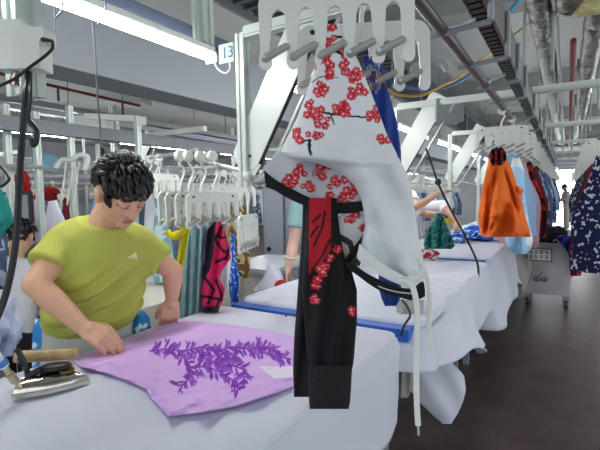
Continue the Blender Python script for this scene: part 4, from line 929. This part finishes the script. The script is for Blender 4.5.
sp = cloth('spotted_bag', [(311, 134, 143, 1.92, .03), (316, 129, 149, 1.92, .07), (326, 126, 151, 1.92, .09), (350, 124, 150, 1.92, .09), (420, 124, 150, 1.92, .08), (560, 128, 148, 1.95, .06)], vcmat('spotted_cloth', .7), None, 40, 150, None, spot_paint(4, 60, 3.2, (44, 136, 204), (226, 236, 244)))
tag(sp, 'blue cloth bag with white spots at the right hip of the man', 'bag')
sp = cloth('spotted_bag', [(318, 36, 48, 1.9, .03), (326, 33, 54, 1.9, .08), (345, 32, 56, 1.9, .09), (420, 32, 56, 1.9, .08), (540, 36, 52, 1.95, .05)], MATS['spotted_cloth'], None, 40, 150, None, spot_paint(9, 50, 4.0, (44, 136, 204), (226, 236, 244)))
tag(sp, 'blue cloth bag with white spots behind the iron, left of the man', 'bag')
# sewing desk, grey cabinets, white bundle
dk = thing('sewing_desk', 'white topped desk standing before the grey cabinets', 'desk', P(268, 300, 4.2))
dq = P(268, 255, 4.3); DW = Vector((dq.x, dq.y, 0)); dk.location = DW
MB().box((dq.x, dq.y, .82), (.62, .85, .035)).build('desktop', mat('pale_laminate', (206, 212, 222), .25), dk, bevel=.004)
MB().box((dq.x, dq.y, .785), (.56, .78, .05)).build('apron', mat('pale_frame', (196, 200, 204), .5), dk, smooth=False)
for dx in (-.25, .25):
    for dy in (-.36, .36): MB().box((dq.x+dx, dq.y+dy, .38), (.05, .05, .76)).build('leg', MATS['pale_frame'], dk, smooth=False)
hang_s = MB()
CABM = mat('cabinet_grey', (150, 156, 168), .5)
for i, (u0_, u1_, v0, v1, d, lab) in enumerate(((262, 283, 186, 300, 5.2, 'tall pale grey cabinet behind the desk, left one with a round lock'), (284, 300, 180, 300, 5.3, 'tall pale grey cabinet behind the desk, right one'))):
    a = P(u0_, v0, d); b_ = P(u1_, v0, d); wd = (b_-a).length; mid = (a+b_)/2; zt_ = a.z; yw = math.atan2(b_.y-a.y, b_.x-a.x); rot = Matrix.Rotation(yw, 3, 'Z'); nrm = rot @ Vector((0, 1, 0))
    c = thing('metal_cabinet', lab, 'cabinet', (mid.x, mid.y, 0)); ctr = Vector((mid.x, mid.y, zt_/2))+nrm*.2
    MB().box(ctr, (wd-.01, .4, zt_), rot).build('carcass', CABM, c, bevel=.005)
    dr = MB().box(ctr-nrm*.205, (wd-.04, .012, zt_-.08), rot).build('door', mat('cabinet_door', (164, 170, 182), .45), c, smooth=False)
    if i == 0:
        kq = P(269, 249, d-.03); MB().tube([kq, kq-nrm*.02], .028, 16).build('lock', BLACK, dr)
sbc = P(273, 282, 3.55); sb = MB().ell((sbc.x, sbc.y, .46), (.17, .14, .45))
for i, v in enumerate(sb.v): sb.v[i] = v+Vector((nz(*(v*8)), nz(*(v*8+Vector((3, 1, 2)))), nz(*(v*8+Vector((7, 1, 5))))))*.05
tag(sb.build('cloth_bundle', WHITECLOTH), 'white cloth sack standing before the sewing desk', 'cloth')
rb = MB().ell(P(281, 286, 3.4), (.05, .05, .05)); tag(rb.build('red_cloth', mat('red_cloth', (176, 30, 36), .9)), 'small red cloth lying against the white sack', 'cloth')
# ------------------------------------------------------------------ grey bin on castors
BIN = mat('bin_plastic', (200, 195, 198), .55, var=.1, vscale=5)
bx0, bx1, by0, by1 = -.54, .11, 6.25, 7.1
bn = thing('laundry_bin', 'big grey plastic bin on castors heaped with clothes beside the tables', 'bin', (-.23, 6.65, 0))
def brect(z, i): return [Vector((bx0+i, by0+i, z)), Vector((bx1-i, by0+i, z)), Vector((bx1-i, by1-i, z)), Vector((bx0+i, by1-i, z))]
MB().rings([brect(.16, .07), brect(.5, .035), brect(.80, .015), brect(.80, .04), brect(.5, .06), brect(.2, .09)]).build('tub', BIN, bn, bevel=.02)
MB().rings([brect(.78, -.012), brect(.825, -.012), brect(.825, .035), brect(.78, .035), brect(.78, -.012)], cap=False).build('rim', mat('bin_rim', (178, 172, 172), .5), bn, bevel=.008)
for x in (bx0+.12, bx1-.1):
    for yy in (by0+.12, by1-.12):
        cs = MB().box((x, yy, .135), (.07, .07, .06)).tube([(x-.03, yy, .05), (x-.03, yy, .13)], .008, 6).tube([(x+.03, yy, .05), (x+.03, yy, .13)], .008, 6).build('castor', ALUD, bn)
        MB().tube([(x-.02, yy, .05), (x+.02, yy, .05)], .05, 18).build('wheel', mat('castor_rubber', (70, 66, 64), .6), cs)
a = P(526, 243.5, 5.66); b_ = P(551, 246, 5.5)
sx = -.29; zc = .675
sg = MB().box((sx, by0+.0175, zc), (.27, .014, .15)).build('notice_plate', mat('notice_white', (236, 238, 230), .6), bn, smooth=False)
for z_ in (zc-.075, zc+.075): MB().box((sx, by0+.008, z_), (.28, .02, .012)).build('plate_frame', mat('plate_frame_grey', (120, 118, 118), .6), sg, smooth=False)
for x_ in (sx-.135, sx+.135): MB().box((x_, by0+.008, zc), (.012, .02, .15)).build('plate_frame', MATS['plate_frame_grey'], sg, smooth=False)
st = MB(); rg = random.Random(5)
for r_ in range(2):
    for c_ in range(4):
        cx = sx-.09+c_*.058; cz = zc+.032-r_*.06
        for _ in range(3): st.box((cx+rg.uniform(-.004, .004), by0+.009, cz-.018+_*.018), (.036, .003, .006))
        st.box((cx-.01, by0+.009, cz), (.006, .003, .046)); st.box((cx+.012, by0+.009, cz-.004), (.006, .003, .04))
st.build('printed_characters', mat('notice_ink', (60, 62, 66), .7), sg, smooth=False)
lg = MB()
for cx in (-.31, -.23):
    lg.tube([(cx+.033*math.cos(t_), by0+.045, .36+.028*math.sin(t_)) for t_ in np.linspace(0, 6.283, 22)], .0055, 6)
    for dz in (-.01, .008): lg.box((cx, by0+.045, .36+dz), (.03, .006, .006))
    lg.box((cx, by0+.045, .36), (.006, .006, .03))
lg.tube(smoothpts([(-.29, by0+.045, .395), (-.265, by0+.043, .42), (-.255, by0+.04, .455)], 5), .006, 6); lg.build('ringed_emblem', mat('emblem_grey', (84, 88, 96), .7), bn)
def crumple(c, rad, material, seed, label, name='crumpled_garment', grp='clothes heaped in the bin', amp=.4, n=22):
    m_ = MB().ell((0, 0, 0), (1, 1, 1), None, n); c = Vector(c)
    for i, v in enumerate(m_.v):
        f = 1+amp*nz(v.x*1.6+seed, v.y*1.6, v.z*1.6)+amp*.5*nz(v.x*4+seed, v.y*4, v.z*4)
        m_.v[i] = c+Vector((v.x*rad[0]*f, v.y*rad[1]*f, v.z*rad[2]*f))
    return tag(m_.build(name, material), label, 'garment', grp)
crumple((-.17, 6.62, .88), (.2, .26, .12), COLS['black'], 3, 'crumpled black garment on top of the heap in the bin')
crumple((-.4, 6.6, .86), (.13, .2, .09), COLS['sky'], 8, 'crumpled sky blue garment at the left of the heap in the bin')
crumple((-.36, 6.95, .87), (.16, .14, .1), COLS['darkred'], 12, 'crumpled red and black garment at the back of the bin')
crumple((-.02, 6.85, .87), (.12, .2, .08), COLS['white'], 15, 'crumpled white garment at the back right of the bin')
crumple((-.04, 6.38, .85), (.1, .1, .06), COLS['navy'], 19, 'crumpled navy and white print garment at the front right of the bin')
bj = cloth('blue_jacket', [(236, 556, 570, 5.5, .1), (240, 558, 577, 5.45, .14), (250, 566, 582, 5.4, .12), (256, 569, 583, 5.4, .1), (265, 570, 584, 5.4, .1), (276, 571, 581, 5.4, .06)], vcmat('jacket_cloth', .85, bump=.3, bscale=14), None, 30, 50, lambda u, v, s: .03*math.sin(u*.8+v*.1), lambda uv: np.where((uv[:, 1] < 255)[:, None], [[40, 50, 150]], [[120, 28, 36]]).astype(float))
tag(bj, 'blue and dark red jacket slung over the right rim of the bin', 'garment', 'clothes heaped in the bin')
# things on the tables behind
PRB = printmat('blue_scrap_print', (40, 104, 204), [((196, 220, 244), .57), ((20, 40, 120), .62)], 14)
for i, (u, v, d, r_) in enumerate(((468, 236, 4.8, .2), (484, 238, 4.5, .18), (495, 236, 4.9, .16), (476, 232, 5.3, .2), (460, 240, 4.6, .12))):
    q = onz(u, v, .96); crumple((q.x if q.x > -1.3 else -1.3, q.y, .985), (r_*.8, r_, .055), PRB, i*7, f'blue printed garment heaped on the third table, {["middle", "front right", "rightmost", "rear", "left"][i]} of the heap', grp='blue printed garments on the third table', n=16)
tg = cloth('teal_floral_garment', [(213, 436, 441, 3.6, .02), (218, 434, 444, 3.6, .04), (228, 429, 448, 3.6, .07), (238, 425, 452, 3.6, .09), (246, 423, 455, 3.6, .1), (249, 427, 452, 3.6, .07)], printmat('teal_floral', (24, 92, 96), [((40, 130, 120), .5), ((190, 180, 80), .66), ((26, 50, 96), .62)], 26), None, 40, 50, lambda u, v, s: .03*math.sin(u*.7+v*.06))
tag(tg, 'dark teal floral garment held up over the second table', 'garment', 'garments on the second table')
q = onz(428, 258, .95); crumple((q.x, q.y, .975), (.075, .07, .045), printmat('red_clear_print', (190, 196, 204), [((170, 26, 40), .52)], 20), 30, 'small crumpled red and white cloth on the second table', grp='garments on the second table', n=14)
for i, (u, v) in enumerate(((329, 324.5), (286, 316), (250, 309), (228, 331), (396, 336), (348, 322))):
    q = onz(u, v, ZT+.012); tag(MB().ell(q, (.005, .005, .004), None, 6).build('black_pin', BLACK), f'tiny black pin on white cloth, {N2[i]} of the scattered pins', 'pin', 'tiny pins on the cloths')
# ------------------------------------------------------------------ cables, hoses, post box at the upper left
gp = thing('control_post', 'aluminium post with a white control box at upper left', 'post', (-1.32, .62, 0))
q = P(22, 10, 1.28)
post_mb(q.x, q.y, 1.78, 3.4, .075).build('post', ALU, gp, smooth=False)
dirx = Vector((rt[0], rt[1], 0)).normalized(); rotc = Matrix((dirx, Vector((-dirx.y, dirx.x, 0)), Vector((0, 0, 1)))).transposed()
c = P(16, 48, 1.2); MB().box(c, (.075, .07, .125), rotc).build('box_back', WHITEP, gp, bevel=.006)
c = P(34, 38, 1.17); MB().box(c, (.085, .06, .035), rotc).build('box_upper', WHITEP, gp, bevel=.008)
c = P(33, 57, 1.17); MB().box(c, (.07, .06, .075), rotc).build('box_lower', WHITEP, gp, bevel=.01)
MB().box(P(12, 69, 1.18), (.06, .05, .012), rotc).build('shelf', STEEL, gp, smooth=False)
MB().tube([P(15.5, 71, 1.18), P(15.5, 77, 1.18), P(15.5, 77.2, 1.18), P(15.5, 86, 1.18)], [.008, .008, .0125, .0125], 14).build('fitting', CHROME, gp)
MB().capsule(P(43, 39.5, 1.13), P(52, 41, 1.13), .006, .004).build('plug', BLACK, gp)
cable('power_cable', 'thin black cable plugged into the white control box', [P(52, 41, 1.13), P(52.5, 48, 1.13), P(45, 56, 1.13), P(30, 67, 1.13), P(14, 79, 1.13), P(-6, 88, 1.13)], .0042, BLACK)
cable('steam_hose', 'thick black hose hanging down beside the control post towards the iron', [P(29, 72, 1.16), P(27, 84, 1.15), P(25.5, 100, 1.13), P(22, 140, 1.12), P(19, 190, 1.1), P(16.5, 235, 1.08), P(11, 272, 1.06), P(4, 300, 1.04), P(-8, 330, 1.02)], .0082, BLACK, 'hose')
hk = thing('hose_hook', 'black hook of tube hanging from the control box', 'hook', P(31, 75, 1.17))
MB().tube(smoothpts([P(31, 74, 1.18), P(31, 95, 1.18), P(30, 108, 1.18), P(28.5, 118, 1.18)], 6), .0034, 8).build('cord', BLACK, hk)
MB().tube(smoothpts([P(28.5, 116, 1.18), P(29, 121, 1.18), P(35, 128, 1.18), P(37, 133, 1.18), P(36, 142, 1.18), P(33, 145, 1.18), P(32, 138, 1.18)], 6), [.006]*6+[.0075]*30+[.005], 10).build('hook', BLACK, hk)
cable('overhead_wire', 'pale wire hanging from the lamp rail over the man, black grip at its foot', [P(92.5, 22, 1.62), P(95, 50, 1.62), P(97, 90, 1.62), P(99.5, 120, 1.62), P(102, 150, 1.62)], .0032, mat('grey_wire', (96, 98, 106), .4))
MB().capsule(P(102, 148, 1.62), P(104, 164, 1.62), .007, .012).build('grip', BLACK, bpy.data.objects['overhead_wire'])
cable('looped_cable', 'black cable loop hanging at the far left edge', [P(-8, 158, 1.5), P(2, 168, 1.5), P(8, 176, 1.5), P(9, 180, 1.5), P(2, 186, 1.5), P(-8, 188, 1.5)], .005, BLACK)
cable('overhead_wire', 'thin cord looped down from the lamp rail at the upper left', [P(54, 2, 1.5), P(55, 20, 1.5), P(54, 40, 1.5), P(50, 52, 1.5)], .0025, MATS['grey_wire'])
ic = cable('iron_cable', 'black cable with a ball hanging over the second table', [P(426, 148, 3.2), P(432, 165, 3.2), P(438, 183, 3.2), P(450, 208, 3.15), P(466, 238, 3.1), P(477, 262, 3.0), P(478, 280, 2.95), P(474, 297, 2.95)], .008, BLACK)
MB().ell(P(438, 182, 3.2), (.024, .024, .024)).build('ball', BLACK, ic)
cable('iron_cable', 'black cable dangling below the hem of the hooded top', [P(402, 300, 1.9), P(408, 308, 1.85), P(410, 316, 1.8), P(404, 326, 1.78), P(401, 336, 1.78)], .005, BLACK)
cable('air_hose', 'blue air hose sagging across under the cross beam', [P(385, 72, 2.6), P(398, 84, 2.7), P(418, 89, 2.9), P(440, 89, 3.1), P(462, 80, 3.3), P(476, 70, 3.5)], .011, mat('blue_hose', (40, 84, 150), .4), 'hose')
cable('air_hose', 'yellow air hose sagging beside the blue one', [P(388, 90, 2.6), P(400, 95, 2.7), P(422, 95, 2.9), P(446, 84, 3.1), P(462, 75, 3.3), P(520, 30, 3.9), P(556, 6, 4.2)], .009, mat('yellow_hose', (206, 170, 60), .4), 'hose')
cable('air_hose', 'bright blue hose hanging in an arc beside the black track', [P(530, -12, 2.7), P(518, 2, 2.7), P(508, 16, 2.72), P(505, 36, 2.75), P(504, 60, 2.8)], .013, mat('cyan_hose', (40, 140, 180), .4), 'hose')
cable('air_hose', 'navy hose crossing behind the foil elbow at the top right', [P(578, -4, 3.4), P(590, 6, 3.4), P(606, 14, 3.4)], .02, mat('navy_hose', (50, 60, 120), .4), 'hose')
tag(MB().tube(smoothpts([P(412, 72, 2.9), P(416, 65, 2.9), P(428, 62, 2.9), P(441, 63, 2.9), P(447, 70, 2.9)], 6), .022, 10).build('curved_guide', ALUD), 'grey curved rail end under the ceiling right of the hangers', 'rail')
tag(MB().box(P(446, 112, 3.6), (.22, .2, .18), rotc).build('junction_box', ALUD, bevel=.006), 'grey junction box hanging below the white beam', 'box')
tp_ = MB().box((0, 0, 0), (1, 1, 1)) 
for k_, (z0, z1, mm_) in enumerate(((.98, 1.07, BLACK), (.9, .98, mat('yellow_tape', (214, 190, 40), .5)))):
    pass
pp = thing('tape_sleeve', 'black and yellow sleeve on the third station post', 'sleeve', P(458, 214, 4.9))
for v0, v1, mm_ in ((207, 216, BLACK), (216, 222, MATS.get('yellow_tape') or mat('yellow_tape', (214, 190, 40), .5))):
    a, b_ = P(461.5, v0, 5.9), P(461.5, v1, 5.9); MB().tube([Vector((-1.26, 5.7, a.z)), Vector((-1.26, 5.7, b_.z))], .06, 16).build('band', mm_, pp)
# red sprinkler pipe and grey tray at upper left, white box, monitor, wall units
rp = MB(); a, b_ = onz(8, 76, 2.55), onz(142, 106, 2.55); a = P(-20, 69, 4.6); b_ = P(140, 106, 5.6); rp.tube([a, b_], .018, 8)
for u, v in ((36, 82), (50, 85), (119, 101)):
    t_ = (u+20)/160; q = a.lerp(b_, t_); rp.tube([q, q+Vector((0, 0, -.16))], .014, 8)
tag(rp.build('sprinkler_pipe', mat('dark_red_pipe', (112, 34, 36), .5)), 'dark red sprinkler pipe with short drops under the big beam', 'pipe')
tr = MB(); a = P(-30, 92, 4.0); b_ = P(250, 141, 5.6)
d_ = (b_-a).normalized(); tr.tube([a, b_], .01, 4)
ty = thing('cable_tray', 'long grey cable tray crossing above the man', 'tray', a)
nn = Vector((d_.y, -d_.x, 0)).normalized(); uu = Vector((0, 0, 1))
def bar(mb, a, b, w, h): return mb.rings([[p+nn*w/2+uu*h/2, p-nn*w/2+uu*h/2, p-nn*w/2-uu*h/2, p+nn*w/2-uu*h/2] for p in (a, b)])
bar(MB(), a, b_, .12, .05).build('tray_top', ALUD, ty, smooth=False); bar(MB(), a-uu*.07, b_-uu*.07, .14, .05).build('tray_bottom', mat('lilac_grey_paint', (170, 172, 188), .5), ty, smooth=False)
tag(MB().box(P(94, 130, 4.4), (.3, .25, .24), rotc).build('air_unit', WHITEP, bevel=.006), 'white square unit hanging under the tray left of the frame post', 'unit')
tag(MB().box(P(90, 92, 6.2), (1.6, .4, .35), rotc).build('ceiling_duct', CEIL, bevel=.01), 'pale boxed duct under the ceiling beyond the red pipe', 'duct')
mo = thing('monitor', 'black framed screen in front of the seated worker', 'screen', P(14, 212, 3.6))
c = P(14, 208, 3.6); MB().box(c, (.3, .04, .26), rotc).build('frame', BLACK, mo, bevel=.005)
MB().box(c-Vector((0, 0, 0))+rotc @ Vector((0, -.022, 0)), (.26, .006, .21), rotc).build('screen', mat('dull_screen', (150, 152, 160), .3), mo, smooth=False)
MB().tube([c-Vector((0, 0, .1)), Vector((c.x, c.y, .8))], .02).build('stand', BLACK, mo)
ds = thing('work_desk', 'pale desk carrying the black framed screen', 'desk', (c.x, c.y, 0))
MB().box((c.x, c.y, .78), (.8, .6, .04)).build('desktop', MATS['pale_laminate'], ds, smooth=False)
for dx in (-.35, .35):
    for dy in (-.25, .25): MB().box((c.x+dx, c.y+dy, .38), (.04, .04, .76)).build('leg', BLACK, ds, smooth=False)
crumple(P(3, 325, 2.0), (.07, .07, .14), mat('pale_violet_cloth', (190, 196, 222), .9), 41, 'pale cloth hanging at the left edge beyond the iron', 'cloth_bundle', 'clothes at the left edge')
crumple(P(-8, 250, 2.6), (.07, .08, .24), COLS['slate'], 44, 'slate garment hanging at the left edge below the teal one', 'hanging_garment', 'clothes at the left edge')
crumple(P(-1, 212, 2.6), (.045, .06, .12), mat('emerald_cloth', (24, 130, 124), .9), 47, 'emerald garment hanging at the left edge of the view', 'hanging_garment', 'clothes at the left edge')
for (u, v0, v1, d, lab) in ((35, 112, 250, 3.3, 'aluminium post standing left of the hose hook, seen past the black hose'), (69, 106, 240, 3.5, 'aluminium post between the hose hook and the man'), (5, 104, 250, 3.2, 'aluminium post at the far left edge of the view'), (137, 116, 240, 3.7, 'aluminium post rising just behind the head of the man'), (116, 118, 240, 4.4, 'aluminium post left of the head of the man, holding the white unit')):
    q = P(u, v0, d); t = thing('aluminium_post', lab, 'post', (q.x, q.y, 0), 'aluminium posts behind the man')
    post_mb(q.x, q.y, 0, q.z, .042).build('profile', ALU, t, smooth=False)
    MB().box((q.x, q.y, .01), (.14, .14, .02)).build('foot_plate', STEEL, t, smooth=False)
q = P(142, 121, 3.65); tag(MB().box(q, (.07, .008, .07), rotc).build('number_plate', WHITEP), 'small pale number plate on the post behind the head of the man', 'sign')
a, b_ = P(84, 116, 4.3), P(138, 119, 3.72); tag(bar(MB(), a, b_, .05, .05).build('cross_bar', ALU, smooth=False), 'aluminium cross bar from the white unit to the post behind the man', 'bar')
a = P(32, 160, 4.2); tag(bar(MB(), a, P(58, 164, 4.6), .01, .16).build('cyan_sheet', mat('cyan_film', (120, 206, 236), .4), smooth=False), 'translucent cyan sheet hanging beyond the hose hook', 'sheet')
crumple(P(23, 186, 3.9), (.06, .06, .14), mat('red_cloth', (176, 30, 36), .9), 51, 'red cloth hanging beyond the black screen at the left', 'hanging_cloth', 'clothes at the left edge')
crumple(P(46, 194, 4.2), (.13, .1, .07), mat('red_cloth', (176, 30, 36), .9), 57, 'red cloth lying beyond the seated worker', 'crumpled_cloth', 'clothes at the left edge')
arm = thing('jointed_steamer', 'white jointed steamer hanging behind the man', 'steamer', P(80, 160, 3.4))
MB().tube(smoothpts([P(56, 168, 3.4), P(62, 160, 3.4), P(72, 160, 3.4), P(80, 155, 3.4), P(88, 158, 3.4), P(85, 170, 3.4)], 6), .02, 12).build('tube', WHITEP, arm)
for u in (66, 73, 79): MB().tube(smoothpts([P(u, 162, 3.4), P(u-2, 180, 3.4), P(u-6, 205, 3.4)], 5), .006, 8).build('hose', WHITEP, arm)
